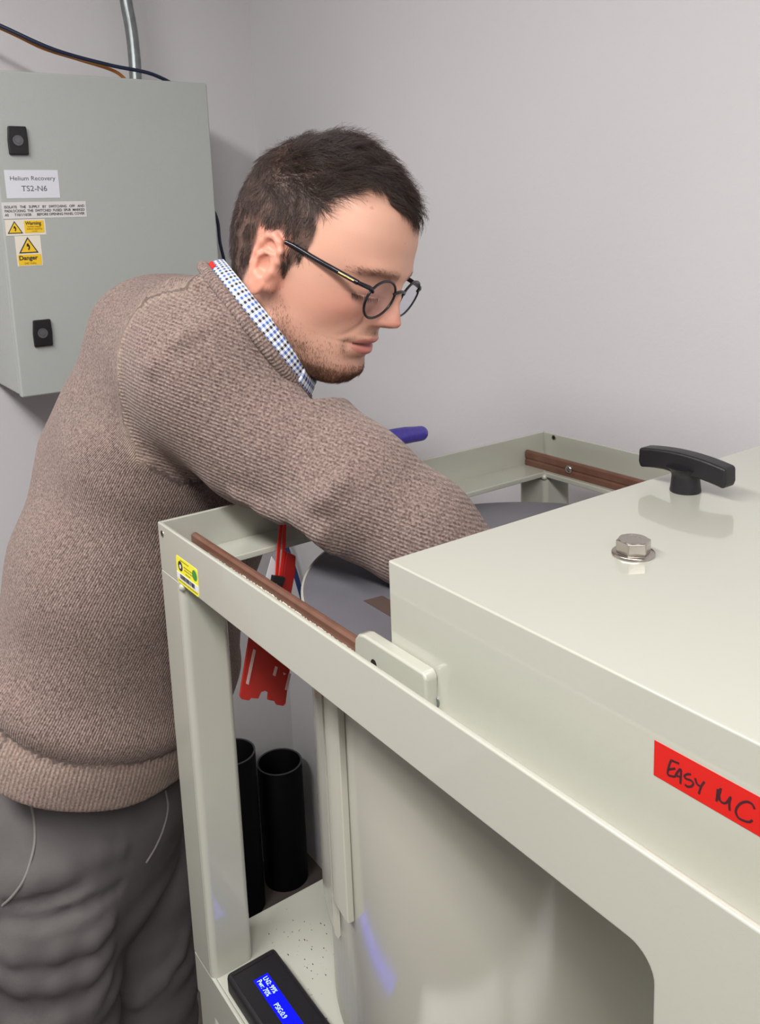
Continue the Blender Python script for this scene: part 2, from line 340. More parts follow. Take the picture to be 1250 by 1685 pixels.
while u < .85:
    wd = random.uniform(.008, .022); add_box(bm, sx0 + sw * u, sx0 + sw * (u + wd), FY0 - .0008, FY0 - .0005, sz0 + sh_ * .22, sz0 + sh_ * .38); u += wd + random.uniform(.008, .02)
fin('barcode', bm, M_ink, stk)
bm = bmesh.new(); add_lathe(bm, [(.0052, 0), (.0052, .0004)], (sx0 + sw * .2, FY0 - .0003, sz0 + sh_ * .68), (0, -1, 0), 24); fin('round_mark', bm, M_ink, stk)
bm = bmesh.new(); add_lathe(bm, [(.0022, 0), (.0022, .0002)], (sx0 + sw * .21, FY0 - .0007, sz0 + sh_ * .67), (0, -1, 0), 16); fin('round_mark_centre', bm, M_paper, stk)
M_green = mat('sticker_green', '#3c8a34', .5)
bm = bmesh.new(); add_lathe(bm, [(.0055, 0), (.0055, .0003)], (sx0 + sw * .87, FY0 - .0003, sz0 + sh_ * .72), (0, -1, 0), 20); fin('green_mark', bm, M_green, stk)
M_olive = mat('sticker_print', '#8b8120', .6)
for (u0, u1, v) in ((.2, .6, .90), (.36, .8, .73), (.38, .8, .63), (.42, .66, .50), (.06, .95, .10)):
    u = u0; bm = bmesh.new()
    while u < u1:
        wd = random.uniform(.02, .07); add_box(bm, sx0 + sw * u, sx0 + sw * min(u1, u + wd), FY0 - .0005, FY0 - .0003, sz0 + sh_ * (v - .02), sz0 + sh_ * (v + .022)); u += wd + .018
    fin('print_line', bm, M_olive, stk)

# ---------------------------------------------------------------- drum inside the frame
DX, DY = -0.600, 0.605
drum = empty('drum', (DX, DY, -.82)); tag(drum, 'large cream cylindrical vessel with grey disc top standing in the frame', 'vessel')
M_drum = mat('cream_gloss_enamel', '#bcbaad', 0.16, var=0.01, vscale=5, spec=0.5)
bm = bmesh.new(); add_lathe(bm, [(.221, -.818), (.224, -.812), (.224, -.375)], (DX, DY, 0), n=128); fin('drum_body', bm, M_drum, drum, smooth=True)
ra = math.radians
bm = bmesh.new(); add_lathe(bm, [(.2245, -.700), (.2275, -.7035), (.2305, -.697), (.2315, -.685), (.2315, -.372), (.2245, -.372)], (DX, DY, 0), n=110, a0=ra(60), a1=ra(256), closed=True); fin('drum_cover', bm, M_drum, drum, smooth=True)
bm = bmesh.new(); add_lathe(bm, [(.2242, -.655), (.2300, -.655), (.2315, -.653), (.2315, -.372), (.2242, -.372)], (DX, DY, 0), n=16, a0=ra(257.2), a1=ra(265.5), closed=True); fin('drum_seam_band', bm, M_drum, drum, bevel=.001, angle=.9)
bm = bmesh.new(); add_lathe(bm, [(.225, -.382), (.2375, -.378), (.2375, -.3612), (.2350, -.3605), (.2340, -.363), (.225, -.366)], (DX, DY, 0), n=128, closed=True); fin('drum_rim', bm, M_frame, drum, smooth=True)
bm = bmesh.new(); add_lathe(bm, [(.2345, -.372), (.2345, -.3604), (.2335, -.3600)], (DX, DY, 0), n=128); fin('drum_lid', bm, M_disc, drum, smooth=False)
zz = -.3598; bp = [onz(598, 989, zz), onz(629, 981, zz)]; bp = [bp[0], bp[1], bp[1] + np.array([.085, 0.0, 0]), bp[0] + np.array([.085, 0.0, 0])]
quad('brown_patch', mat('brown_tape', '#54443f', .5), [tuple(q) for q in reversed(bp)], drum, .0006)

# ---------------------------------------------------------------- sliding cover
LX0, LX1, LY0, LY1, LT = -0.496, 0.29, 0.350, 0.838, -0.245
lid = empty('sliding_cover', ((LX0 + LX1) / 2, (LY0 + LY1) / 2, -.33)); tag(lid, 'cream sheet metal sliding cover over the right of the frame, with black T-handle side up', 'cover')
bm = bmesh.new(); t = .003
prof = [(LY0, -.3395), (LY0 - .0016, -.3395), (LY0 - .0012, -.3250), (LY0, -.3080), (LY0, LT), (LY1, LT), (LY1, -.3395), (LY1 - t, -.3395), (LY1 - t, LT - t), (LY0 + t, LT - t), (LY0 + t, -.3395)]
add_prism(bm, [(LX0, a, z) for a, z in prof], (LX1 - LX0, 0, 0))
fin('cover_shell', bm, M_frame, lid, bevel=0.0026, seg=4, angle=.5)
bm = bmesh.new(); add_box(bm, LX0 + .0006, LX0 + .003, LY0 + .002, LY1 - .002, -.3205, LT - .002); fin('cover_end', bm, M_frame, lid, bevel=.0008)
# guide bracket beside the cover's lower corner
bm = bmesh.new(); ptb = [(-.4400, -.3395), (-.4400, -.3125), (-.4430, -.3085), (-.516, -.3085), (-.5235, -.3105), (-.5285, -.316), (-.5295, -.322), (-.5295, -.3395)]
add_prism(bm, [(x, .3385, z) for x, z in ptb], (0, .0115, 0)); fin('guide_bracket', bm, M_frame, lid, bevel=.0022, seg=3)
bm = bmesh.new(); add_lathe(bm, [(.0035, 0), (.0035, .0004)], (-.503, .3385, -.3265), (0, -1, 0), 20); fin('bracket_hole', bm, M_dark, lid)
bm = bmesh.new(); c = ony(716, 1153, LY0 - .0014); add_lathe(bm, [(.0048, 0), (.0048, .001), (.0034, .001), (.0034, 0)], (c[0], LY0 - .0014, c[2]), (0, -1, 0), 20, closed=True); fin('cover_rivet', bm, M_galv, lid)
# T-handle
th = empty('t_handle', (-.453, .646, LT)); tag(th, 'black plastic T-handle standing on top of the cream cover', 'handle')
def lz(x): return -.2175 - 2.2 * (x + .458) ** 2
n = 16; xa, xb = -.498, -.4095
top = [(xa + (xb - xa) * i / n) for i in range(n + 1)]
out = [(x, lz(x) + .0085) for x in top] + [(xb + .0005, lz(xb) - .004), (xb - .0015, lz(xb) - .0098)] + [(x, lz(x) - .0098 - .004 * math.exp(-((x + .453) / .013) ** 2 * 2)) for x in reversed(top[1:-1])] + [(xa + .0015, lz(xa) - .0098), (xa - .0005, lz(xa) - .004)]
bm = bmesh.new(); add_prism(bm, [(x, .646 - .0085, z) for x, z in out], (0, .017, 0)); fin('handle_bar', bm, M_black, th, bevel=.0026, seg=3, angle=.9)
bm = bmesh.new(); add_lathe(bm, [(.0132, 0), (.0135, .0012), (.0128, .006), (.0120, .014), (.0128, .0185), (.0165, .0225)], (-.453, .646, LT + .0002), n=36); fin('handle_stem', bm, M_black, th, smooth=True)
# hex bolt
bo = empty('hex_bolt', (-.388, .493, LT)); tag(bo, 'stainless hexagon bolt head on a washer in the cream cover top', 'bolt')
bm = bmesh.new(); add_lathe(bm, [(.0155, 0), (.0155, .0016), (.0148, .0022), (.0098, .0022)], (-.388, .493, LT + .0002), n=40); fin('washer', bm, M_steel, bo, smooth=True)
bm = bmesh.new()
rings = []
for (rr, hh) in ((.0128, .0023), (.0128, .0108)):
    rings.append([(-.388 + rr * math.cos(ra(60 * i - 8)), .493 + rr * math.sin(ra(60 * i - 8)), LT + hh) for i in range(6)])
add_prism(bm, rings[0], (0, 0, .0092)); hb = fin('bolt_head', bm, M_steel, bo, bevel=.0009)
bm = bmesh.new(); add_lathe(bm, [(.0108, 0), (.0106, .0006), (.009, .0007)], (-.388, .493, LT + .0113), n=36); fin('bolt_face', bm, M_steel, hb, smooth=True)
text('bolt_stamp', 'A2-70', mat('stamp_metal', '#e0ddd8', .3, metal=1), .0042, (-.3945, .4955, LT + .0121), (1, .15, 0), (-.15, 1, 0), hb)
# red tape with handwriting
ty = LY0 - .0004
tp = [ony(1076, 1218, ty), ony(1076, 1276, ty)]; tz1, tz0 = tp[0][2], tp[1][2]
tape = quad('red_tape', M_red, [(tp[0][0], LY0, tz1), (tp[0][0], LY0, tz0), (-.135, LY0, tz0 + .0005), (-.135, LY0, tz1 + .0005)], None, .0003)
tag(tape, 'red tape strip with black handwriting stuck on the front of the cream cover', 'tape')
def zp(x, y): return (1060 + x * .152, 1200 + y * .152)
ST = [[(285, 335), (262, 400), (248, 470), (262, 500), (325, 515)], [(285, 335), (330, 355), (372, 372)], [(255, 435), (300, 430), (330, 425)],
      [(325, 515), (365, 450), (392, 445), (385, 590)], [(335, 500), (375, 515), (398, 528)],
      [(500, 490), (465, 485), (430, 505), (445, 535), (500, 555), (525, 590), (500, 620), (460, 620), (435, 598)],
      [(545, 530), (565, 590), (600, 620)], [(645, 570), (610, 620), (585, 700)],
      [(790, 650), (785, 710), (775, 780)], [(790, 655), (812, 760)], [(825, 640), (805, 720), (815, 770), (850, 800), (890, 790), (930, 735), (915, 800), (918, 880)], [(812, 650), (800, 770)],
      [(1190, 865), (1160, 810), (1100, 785), (1030, 810), (985, 880), (1010, 955), (1070, 990), (1130, 1005), (1165, 985)]]
bm = bmesh.new()
for s in ST:
    q = [ony(*zp(*a), LY0 - .0006) for a in s]; add_tube(bm, spline(q, 5), .00062, 6)
for v in bm.verts: v.co.y = LY0 - .0004 + (v.co.y - (LY0 - .0006)) * .4
fin('handwriting', bm, M_marker, tape, smooth=True)

# ---------------------------------------------------------------- display box on the shelf
db = empty('display_box', (-.70, .34, -.82)); tag(db, 'black plastic instrument box with blue lit screen on the cream shelf', 'display')
bm = bmesh.new(); add_box(bm, -.777, -.575, .3125, .372, -.8195, -.795); o = fin('display_case', bm, M_black, db, bevel=.005, seg=3)
bm = bmesh.new()
for b in ((-.769, -.583, .3165, .3172), (-.769, -.583, .3668, .3675)): add_box(bm, b[0], b[1], b[2], b[3], -.7952, -.7945)
for b in ((-.769, -.7683), (-.5837, -.583)): add_box(bm, b[0], b[1], .3165, .3675, -.7952, -.7945)
fin('bezel_line', bm, M_black, db)
M_lcd = mat('blue_screen', '#0008c0', .3, emit='#0406ff', es=1.5); M_lcdt = mat('screen_text', '#b8d0ff', .4, emit='#a8c8ff', es=1.1)
c0 = onz(417, 1614, -.7947); c1 = onz(440, 1601, -.7947)
lx0 = (c0[0] + c1[0]) / 2; ly0, ly1 = c0[1], c1[1]
bm = bmesh.new(); add_box(bm, lx0, -.62, ly0, ly1, -.7952, -.7946); scr = fin('screen', bm, M_lcd, db)
lh = (ly1 - ly0)
for s, dx, k in (('LN2: 99%', .003, .56), ('Pwr: 70%', .003, .13), ('PSIG:0.9', .039, .16)):
    text('screen_text', s, M_lcdt, lh * .46, (lx0 + dx, ly0 + lh * k, -.7944), (1, 0, 0), (0, 1, 0), scr, sx=.8)
# dust crumbs on the shelf
random.seed(11); bm = bmesh.new()
for i in range(70):
    px_, py_ = random.gauss(505, 40), random.gauss(1560, 50)
    if py_ < 1480 or px_ > 556: continue
    c = onz(px_, py_, -.8197)
    s = random.uniform(.0002, .0007)
    if -.77 < c[0] and c[1] < .376 or c[0] > -.5 or c[0] < -.85: continue
    bmesh.ops.create_icosphere(bm, subdivisions=1, radius=s, matrix=Matrix.Translation(c) @ Matrix.Diagonal((random.uniform(.7, 2.2), 1, .5, 1)))
o = fin('shelf_debris', bm, mat('dirt_crumbs', '#3a332c', .8)); tag(o, 'dark dirt crumbs scattered on the cream shelf by the display box', 'debris', kind='stuff')

# ================================================================ the person: implicit surfaces meshed with surface nets
def smin(a, b, k):
    h = np.clip(0.5 + 0.5 * (b - a) / k, 0, 1); return b + (a - b) * h - k * h * (1 - h)
def smax(a, b, k): return -smin(-a, -b, k)
def cone(p, a, b, ra_, rb_):
    a = np.asarray(a, float); b = np.asarray(b, float); ab = b - a; t = np.clip(((p - a) @ ab) / (ab @ ab), 0, 1)
    return np.linalg.norm(p - a - t[:, None] * ab, axis=1) - (ra_ + (rb_ - ra_) * t)
def ell(p, c, r, A=None):
    q = p - np.asarray(c, float)
    if A is not None: q = q @ A.T
    r = np.asarray(r, float); k0 = np.linalg.norm(q / r, axis=1); k1 = np.linalg.norm(q / (r * r), axis=1)
    return k0 * (k0 - 1) / np.maximum(k1, 1e-9)
def nets(f, lo, hi, h, proj_it=3):
    """mesh the zero set of f over a box with cell size h; only blocks near the surface are sampled"""
    lo = np.array(lo, float); B = 8; nb = np.ceil((np.array(hi) - lo) / (h * B)).astype(int); n = nb * B + 1
    cs = [lo[i] + (np.arange(nb[i]) + .5) * h * B for i in range(3)]
    G = np.stack(np.meshgrid(*cs, indexing='ij'), -1).reshape(-1, 3); d = f(G)
    near = np.abs(d) < h * B * 1.6
    V = np.repeat(np.repeat(np.repeat(d.reshape(nb), B, 0), B, 1), B, 2)
    V = np.pad(V, ((0, 1),) * 3, mode='edge').astype(np.float64)
    idx = np.argwhere(near.reshape(nb)) * B
    off = np.stack(np.meshgrid(*[np.arange(B + 1)] * 3, indexing='ij'), -1).reshape(-1, 3)
    for s in range(0, len(idx), 400):
        I = (idx[s:s + 400, None, :] + off[None]).reshape(-1, 3)
        V[I[:, 0], I[:, 1], I[:, 2]] = f(lo + I * h)
    S = V < 0
    cnt = np.zeros(tuple(np.array(V.shape) - 1), int)
    for dx in (0, 1):
        for dy in (0, 1):
            for dz in (0, 1): cnt += S[dx:S.shape[0] - 1 + dx, dy:S.shape[1] - 1 + dy, dz:S.shape[2] - 1 + dz]
    act = (cnt > 0) & (cnt < 8); ids = -np.ones(act.shape, int); A = np.argwhere(act); ids[act] = np.arange(len(A))
    acc = np.zeros((len(A), 3)); num = np.zeros(len(A))
    cor = [(x, y, z) for x in (0, 1) for y in (0, 1) for z in (0, 1)]
    for i, a in enumerate(cor):
        for b in cor[i + 1:]:
            if sum(abs(a[k] - b[k]) for k in range(3)) != 1: continue
            a_, b_ = np.array(a), np.array(b)
            va = V[tuple((A + a_).T)]; vb = V[tuple((A + b_).T)]; c = (va < 0) != (vb < 0)
            t = np.where(c, va / np.where(c, va - vb, 1), 0)
            acc += np.where(c[:, None], a_ + t[:, None] * (b_ - a_), 0); num += c
    P = lo + (A + acc / num[:, None]) * h
    Q = []
    for ax in range(3):
        sl0 = [slice(None)] * 3; sl1 = [slice(None)] * 3; sl0[ax] = slice(0, -1); sl1[ax] = slice(1, None)
        cr = np.argwhere(S[tuple(sl0)] != S[tuple(sl1)])
        u, v = (ax + 1) % 3, (ax + 2) % 3
        ok = (cr[:, u] > 0) & (cr[:, v] > 0) & (cr[:, u] < S.shape[u] - 1) & (cr[:, v] < S.shape[v] - 1); cr = cr[ok]
        eu = np.eye(3, dtype=int)[u]; ev = np.eye(3, dtype=int)[v]
        q = np.stack([ids[tuple((cr - eu * i - ev * j).T)] for i, j in ((0, 0), (1, 0), (1, 1), (0, 1))], 1)
        q[S[tuple(cr.T)]] = q[S[tuple(cr.T)]][:, ::-1]; Q.append(q)
    Q = np.concatenate(Q); Q = Q[(Q >= 0).all(1)]
    g = None
    for it in range(proj_it):
        d = f(P); e = h * 0.25
        g = np.stack([f(P + e * np.eye(3)[i]) - f(P - e * np.eye(3)[i]) for i in range(3)], 1) / (2 * e)
        g2 = np.maximum((g * g).sum(1), .05); st = np.clip(d / g2, -h, h); P = P - g * st[:, None] * .8
    N = g / np.linalg.norm(g, axis=1)[:, None]
    return P, Q[:, ::-1], N
def np_mesh(name, P, Q, m, parent=None, smooth=True):
    me = bpy.data.meshes.new(name); Q = np.asarray(Q); k = Q.shape[1]
    me.vertices.add(len(P)); me.vertices.foreach_set('co', np.ascontiguousarray(P, np.float32).ravel())
    me.loops.add(Q.size); me.loops.foreach_set('vertex_index', np.ascontiguousarray(Q, np.int32).ravel())
    me.polygons.add(len(Q)); me.polygons.foreach_set('loop_start', np.arange(0, Q.size, k, dtype=np.int32)); me.polygons.foreach_set('loop_total', np.full(len(Q), k, np.int32))
    me.update(calc_edges=True)
    if smooth: me.polygons.foreach_set('use_smooth', np.ones(len(Q), bool))
    me.validate()
    return link(name, me, m, parent)
def attr(o, name, a):
    a = np.asarray(a, np.float32)
    if a.ndim == 1:
        at = o.data.attributes.new(name, 'FLOAT', 'POINT'); at.data.foreach_set('value', a)
    else:
        at = o.data.attributes.new(name, 'FLOAT_COLOR', 'POINT'); at.data.foreach_set('color', np.concatenate([a, np.ones((len(a), 1), np.float32)], 1).ravel())
def march(f, x, y, d0, d1, n=400):
    r_ = ray(x, y); t = np.linspace(d0, d1, n); v = f(t[:, None] * r_); i = np.argmax(v < 0)
    if v[i] >= 0: return None
    return r_ * (t[i - 1] + (t[i] - t[i - 1]) * v[i - 1] / (v[i - 1] - v[i]))
def vnoise(p, s, seed=0):
    """cheap smooth noise: a few rotated sines"""
    rs = np.random.RandomState(seed); o = 0
    for i in range(5):
        k = rs.normal(size=3); k /= np.linalg.norm(k); o = o + np.sin(p @ k * s * rs.uniform(.7, 1.5) + rs.uniform(0, 6.28))
    return o / 5

# ---------------------------------------------------------------- head, in head coordinates (metres): x forward, y to his left, z up, origin between the ears
def rodr(v):
    a = np.linalg.norm(v); k = v / a; K = np.array([[0, -k[2], k[1]], [k[2], 0, -k[0]], [-k[1], k[0], 0]]); return np.eye(3) + np.sin(a) * K + (1 - np.cos(a)) * K @ K
HP = np.array([-0.185, 0.430, -0.368]); HT = np.array([-0.0705, 0.1148, 0.908])
HB = np.array([[1, 0, 0], [0, 0, 1], [0, 1, 0]], float)
HR = RC.T @ rodr(HP) @ HB                    # head -> world
HO = RC.T @ HT
def h2w(p): return np.asarray(p) @ HR.T + HO
def w2h(p): return (np.asarray(p) - HO) @ HR
ZT = np.array([-.130, -.104, -.101, -.094, -.080, -.060, -.040, -.020, 0, .020, .040, .060, .080, .095, .108, .118, .125, .129, .150])
CX = np.array([.050, .050, .046, .042, .034, .020, .008, .002, 0, 0, 0, 0, 0, 0, -.002, -.006, -.010, -.012, -.012])
AF = np.array([.0010, .001, .012, .0305, .0480, .0620, .0760, .0850, .0910, .0965, .0985, .0980, .0930, .083, .070, .054, .036, .002, .001])
AB = np.array([.001, .001, .014, .030, .046, .058, .068, .077, .084, .0885, .0910, .0900, .0840, .079, .066, .050, .032, .002, .001])
WW = np.array([.001, .001, .014, .030, .044, .0545, .0615, .0660, .0685, .0700, .0715, .0715, .0685, .063, .053, .041, .027, .002, .001])
ZF = np.arange(-.150, .1701, .001)
def soften(a):
    v = np.interp(ZF, ZT, a); k = np.exp(-(np.arange(-12, 13) / 5.0) ** 2); k /= k.sum()
    w_ = np.convolve(np.pad(v, 12, mode='edge'), k, 'valid'); f = np.clip((ZF + .085) / .012, 0, 1) * np.clip((.100 - ZF) / .012, 0, 1); return v * (1 - f) + w_ * f
CX, AF, AB, WW = soften(CX), soften(AF), soften(AB), soften(WW); ZT = ZF
NZ = np.array([-.040, -.031, -.0275, -.0245, -.0215, -.017, -.010, 0, .008, .016, .024, .034]); NA = np.array([0, .0015, .006, .017, .0240, .0262, .0215, .0150, .0125, .0065, .002, 0])
NW = np.array([.010, .0100, .0105, .0115, .0115, .0112, .0100, .0088, .0082, .0085, .010, .011])
def g2(a, b=0.0): return np.exp(-(a * a + b * b))
def head_feat(y, z):
    ay = np.abs(y)
    o = np.interp(z, NZ, NA) * np.exp(-(ay / np.interp(z, NZ, NW)) ** 2.4)                 # nose
    o += .0090 * g2((ay - .0130) / .0058, (z + .0200) / .0068)                              # wings
    o -= .0050 * g2((ay - .0205) / .0035, (z + .0190) / .0080)
    o += .0045 * g2(ay / .034, (z - .031) / .0095) - .0015 * g2(ay / .010, (z - .033) / .010)   # brow
    o += .0030 * g2((ay - .040) / .016, (z - .030) / .008)
    o -= .0095 * g2((ay - .032) / .0155, (z - .010) / .0105)                                # sockets
    o += .0060 * g2((ay - .0325) / .0115, (z - .0095) / .0078)                              # lids over the eyeballs
    o -= .0016 * g2((ay - .0325) / .0125, (z - .0045) / .0014)                              # lid line
    o += .0018 * g2((ay - .0325) / .0130, (z - .0015) / .0020)
    o += .0055 * g2(ay / .026, (z + .0440) / .0170)                                         # muzzle
    o += .0042 * g2(ay / .0200, (z + .0420) / .0042) - .0015 * g2(ay / .0030, (z + .037) / .004)
    o -= .0046 * g2(ay / .0240, (z + .0490) / .0016)                                        # mouth line
    o += .0052 * g2(ay / .0170, (z + .0560) / .0050)
    o -= .0035 * g2(ay / .0200, (z + .0670) / .0050)
    o += .0050 * g2(ay / .0200, (z + .0780) / .0110)                                        # chin
    o -= .0020 * g2((ay - .0265) / .0045, (z + .0495) / .0060)                              # corner
    o -= .0013 * g2((ay - (.018 + (-.022 - z) * .75)) / .0045) * np.clip((-.020 - z) / .006, 0, 1) * np.clip((z + .047) / .006, 0, 1)   # smile fold
    o += .0035 * g2((ay - .046) / .015, (z + .0140) / .0140)                                # cheek
    o -= .0040 * g2((ay - .046) / .014, (z + .0480) / .0160)
    return o
def head_f(p):
    x, y, z = p[:, 0], p[:, 1], p[:, 2]
    c = np.interp(z, ZT, CX); af = np.interp(z, ZT, AF); ab = np.interp(z, ZT, AB); w_ = np.interp(z, ZT, WW)
    dx = x - c; rho = np.hypot(dx, y) + 1e-6; ct = dx / rho; st = y / rho
    a = np.where(dx > 0, af, ab); nn = 2.25
    R_ = 1 / ((np.abs(ct) / a) ** nn + (np.abs(st) / w_) ** nn) ** (1 / nn)
    fr = np.clip(ct * 1.6, 0, 1); fr = fr * fr * (3 - 2 * fr)
    R_ = R_ + head_feat(y, z) * fr * np.clip(ct + .1, 0, 1)
    d = (rho - R_) * .8
    d = smax(smax(d, -(z + .1035), .006), z - .129, .006)
    # round the crown and the underside: an ellipsoid keeps the distance honest there
    return d
# rounder crown
def crown_f(p):
    return ell(p, (-.001, 0, .033), (.0945, .0730, .1030))
def jaw_f(p):
    d = cone(p, (.012, .046, -.048), (.062, .012, -.084), .012, .011)
    return d
EA = np.array([[math.cos(ra(-14)), 0, math.sin(ra(-14))], [0, 1, 0], [-math.sin(ra(-14)), 0, math.cos(ra(-14))]])
def ear_q(p, s):
    q = p.copy(); q[:, 1] *= s; q = (q - np.array([-.006, .0685, .001])) / .90; q = q @ EA.T
    fl = ra(24); c, n_ = math.cos(fl), math.sin(fl)           # flare away from the skull
    return np.stack([q[:, 0] * c + q[:, 1] * n_ * 1.0, -q[:, 0] * n_ + q[:, 1] * c, q[:, 2]], 1)
HELIX = [(.012, .003, .002), (.0150, .006, .012), (.0135, .009, .0225), (.006, .011, .0300), (-.004, .0125, .0318), (-.0130, .013, .0270), (-.0180, .013, .0170), (-.0190, .0125, .005), (-.0165, .0115, -.008), (-.011, .010, -.0190), (-.004, .008, -.0270)]
def ear_f(p, s):
    q = ear_q(p, s); d = None
    for (a, b) in zip(HELIX, HELIX[1:]):
        t = cone(q, a, b, .0040, .0040); d = t if d is None else smin(d, t, .003)
    d = smin(d, ell(q, (-.002, .0060, .000), (.0170, .0045, .0300)), .004)           # plate
    d = smin(d, ell(q, (.001, .0070, -.0255), (.0112, .0048, .0110)), .008)         # lobe
    for a, b in (((-.0095, .0115, -.015), (-.0110, .0125, .004)), ((-.0110, .0125, .004), (-.0040, .0115, .0130)), ((-.004, .0115, .013), (.006, .008, .0150))):
        d = smin(d, cone(q, a, b, .0030, .0028), .003)                                # antihelix
    d = smax(d, -ell(q, (.0005, .0125, -.002), (.0088, .0085, .0100)), .0035)        # concha
    d = smax(d, -ell(q, (-.001, .0150, .0195), (.0085, .0060, .0055)), .003)
    d = smin(d, cone(q, (.0125, .006, -.003), (.0105, .0065, -.0090), .0042, .0036), .004)   # tragus
    d = smin(d, cone(q, (-.004, .009, -.0160), (.003, .009, -.0170), .0030, .003), .006)
    return smin(d, cone(q, (.010, -.002, .008), (.012, -.002, -.018), .0075, .0075), .006) * .90
NB = w2h(D(418, 575, 1.00))                   # neck base
def neck_f(p):
    d = cone(p, (-.022, 0, -.005), NB, .048, .055)
    return smin(d, cone(p, (.012, 0, -.085), NB + np.array([.035, 0, -.01]), .030, .040), .03)
def skin_f(p):
    d = smin(head_f(p), crown_f(p), .012); d = smin(d, jaw_f(np.stack([p[:, 0], np.abs(p[:, 1]), p[:, 2]], 1)), .014)
    d = smin(d, neck_f(p), .022)
    m = np.abs(p[:, 1]) > .05
    if m.any():
        e = np.minimum(ear_f(p, 1), ear_f(p, -1)); d = np.where(m, smin(d, e, .0035), d)
    return d
PH, QH, NH = nets(skin_f, (-.135, -.115, -.185), (.135, .115, .140), .00165)
# skin colour by region
x, y, z = PH.T; ay = np.abs(y)
def mixc(c, col, f): f = np.clip(f, 0, 1)[:, None]; return c * (1 - f) + np.array(srgb(col)) * f
col = np.tile(np.array(srgb('#d8a08a')), (len(PH), 1))
rs = np.random.RandomState(5)
col = mixc(col, '#dfae97', .5 + .5 * vnoise(PH, 90, 2))
col = mixc(col, '#cf8674', .65 * g2((ay - .045) / .022, (z + .012) / .020) * (x > 0))
col = mixc(col, '#d28674', .75 * g2(ay / .016, (z + .018) / .012) * (x > .09))
earm = (ay > .0685) & (x < .014) & (x > -.04) & (z < .042) & (z > -.045)
col = mixc(col, '#d48f7a', .75 * earm)
lip = g2(ay / .0235, 0) ** 1 * (np.abs(z + .0495) < .0115 - .0075 * (ay / .025) ** 2) * (x > .06)
lipn = np.clip(1 - (ay / .0262) ** 4, 0, 1) * np.clip((.0108 * np.sqrt(np.clip(1 - (ay / .0265) ** 2, 0, 1)) - np.abs(z + .0495)) / .0015, 0, 1) * (x > .05)
col = mixc(col, '#c0706a', .85 * lipn)
col = mixc(col, '#3a1a18', .9 * g2((z + .0490) / .0011) * (ay < .022) * (x > .05))
# beard shadow: jaw, chin, moustache
jawline = np.clip((-.030 - z - .55 * np.clip(.045 - x, 0, .06)) / .018, 0, 1)
def beard_mask(P):
    x, y, z = P.T; ay = np.abs(y)
    upper = np.interp(x, [-.01, .008, .03, .055, .075, .12], [-.008, -.026, -.046, -.058, -.060, -.060]) + .006 * vnoise(P, 90, 41)
    b = np.clip((upper + .012 - z) / .034, 0, 1) * np.clip((x + .004) / .026, 0, 1) * (z > -.125)
    b = np.maximum(b, .8 * g2((z + .0365) / .0055) * np.clip(1 - ay / .030, 0, 1) * (x > .06))
    b = np.maximum(b, .6 * g2((ay - .029) / .005, (z + .055) / .012) * (x > .05))
    b *= 1 - np.clip(1 - (ay / .0262) ** 4, 0, 1) * (np.abs(z + .0500) < .0115) * (x > .05)
    b *= 1 - .75 * g2((ay - .030) / .012, (z + .066) / .012)
    return np.clip(b, 0, 1)
bm_ = beard_mask(PH)
col = mixc(col, '#6e4e3e', .62 * bm_)
# hairline seen from the side (x, z); receding temples, tuft in the middle
HL = [(-.12, -.030), (-.070, -.040), (-.045, -.036), (-.036, -.016), (-.030, .014), (-.014, .034), (.000, .032), (.006, .012), (.010, -.002), (.018, .008), (.027, .022), (.0320, .038), (.031, .052), (.0290, .064), (.032, .077), (.042, .089), (.053, .1015), (.060, .107), (.068, .100), (.13, .100), (.0, .20), (-.15, .10)]
def inpoly(x, z, poly):
    r_ = np.zeros(len(x), bool); n_ = len(poly)
    for i in range(n_):
        (x1, z1), (x2, z2) = poly[i], poly[(i + 1) % n_]
        c = ((z1 > z) != (z2 > z)) & (x < (x2 - x1) * (z - z1) / (z2 - z1 + 1e-12) + x1); r_ ^= c
    return r_
def hairmask(P):
    x, y, z = P.T; m = inpoly(x, z, HL)
    tuft = (x > .045) & (np.abs(y) < .031) & (z > .083 + .30 * np.abs(y))
    m = m | tuft
    return m & ~((np.abs(y) > .0715) & (x > -.030) & (x < .01) & (z < .036))
hm = hairmask(PH).astype(float)
# soften the mask edge by averaging over the mesh
E = np.concatenate([QH[:, [0, 1]], QH[:, [1, 2]], QH[:, [2, 3]], QH[:, [3, 0]]])
deg = np.bincount(E.ravel(), minlength=len(PH)).astype(float)
for i in range(5): hm = .5 * hm + .5 * (np.bincount(E[:, 0], hm[E[:, 1]], len(PH)) + np.bincount(E[:, 1], hm[E[:, 0]], len(PH))) / np.maximum(deg, 1)
col = mixc(col, '#3a2a24', .90 * hm)
brow = g2((z - (.0272 - .25 * np.clip(ay - .036, 0, .05))) / .0042) * (ay > .010) * np.clip((.056 - ay) / .008, 0, 1) * (x > .03)
col = mixc(col, '#5a3b2e', .60 * brow)
col = mixc(col, '#3d2820', .7 * g2((z - .0040) / .0011) * g2((ay - .033) / .014) * (x > .05))
for i in range(150):                                     # freckles and pores
    k = rs.randint(len(PH)); 
    if hm[k] > .1: continue
    dd = np.linalg.norm(PH - PH[k], axis=1); col = mixc(col, '#a8684e', rs.uniform(.15, .5) * (dd < rs.uniform(.0006, .0014)))
M_skin = bpy.data.materials.new('skin'); M_skin.use_nodes = True; nt = M_skin.node_tree; b = nt.nodes['Principled BSDF']
at = nt.nodes.new('ShaderNodeAttribute'); at.attribute_name = 'tone'; nt.links.new(at.outputs['Color'], b.inputs['Base Color'])
b.inputs['Roughness'].default_value = 0.46; b.inputs['Specular IOR Level'].default_value = 0.45
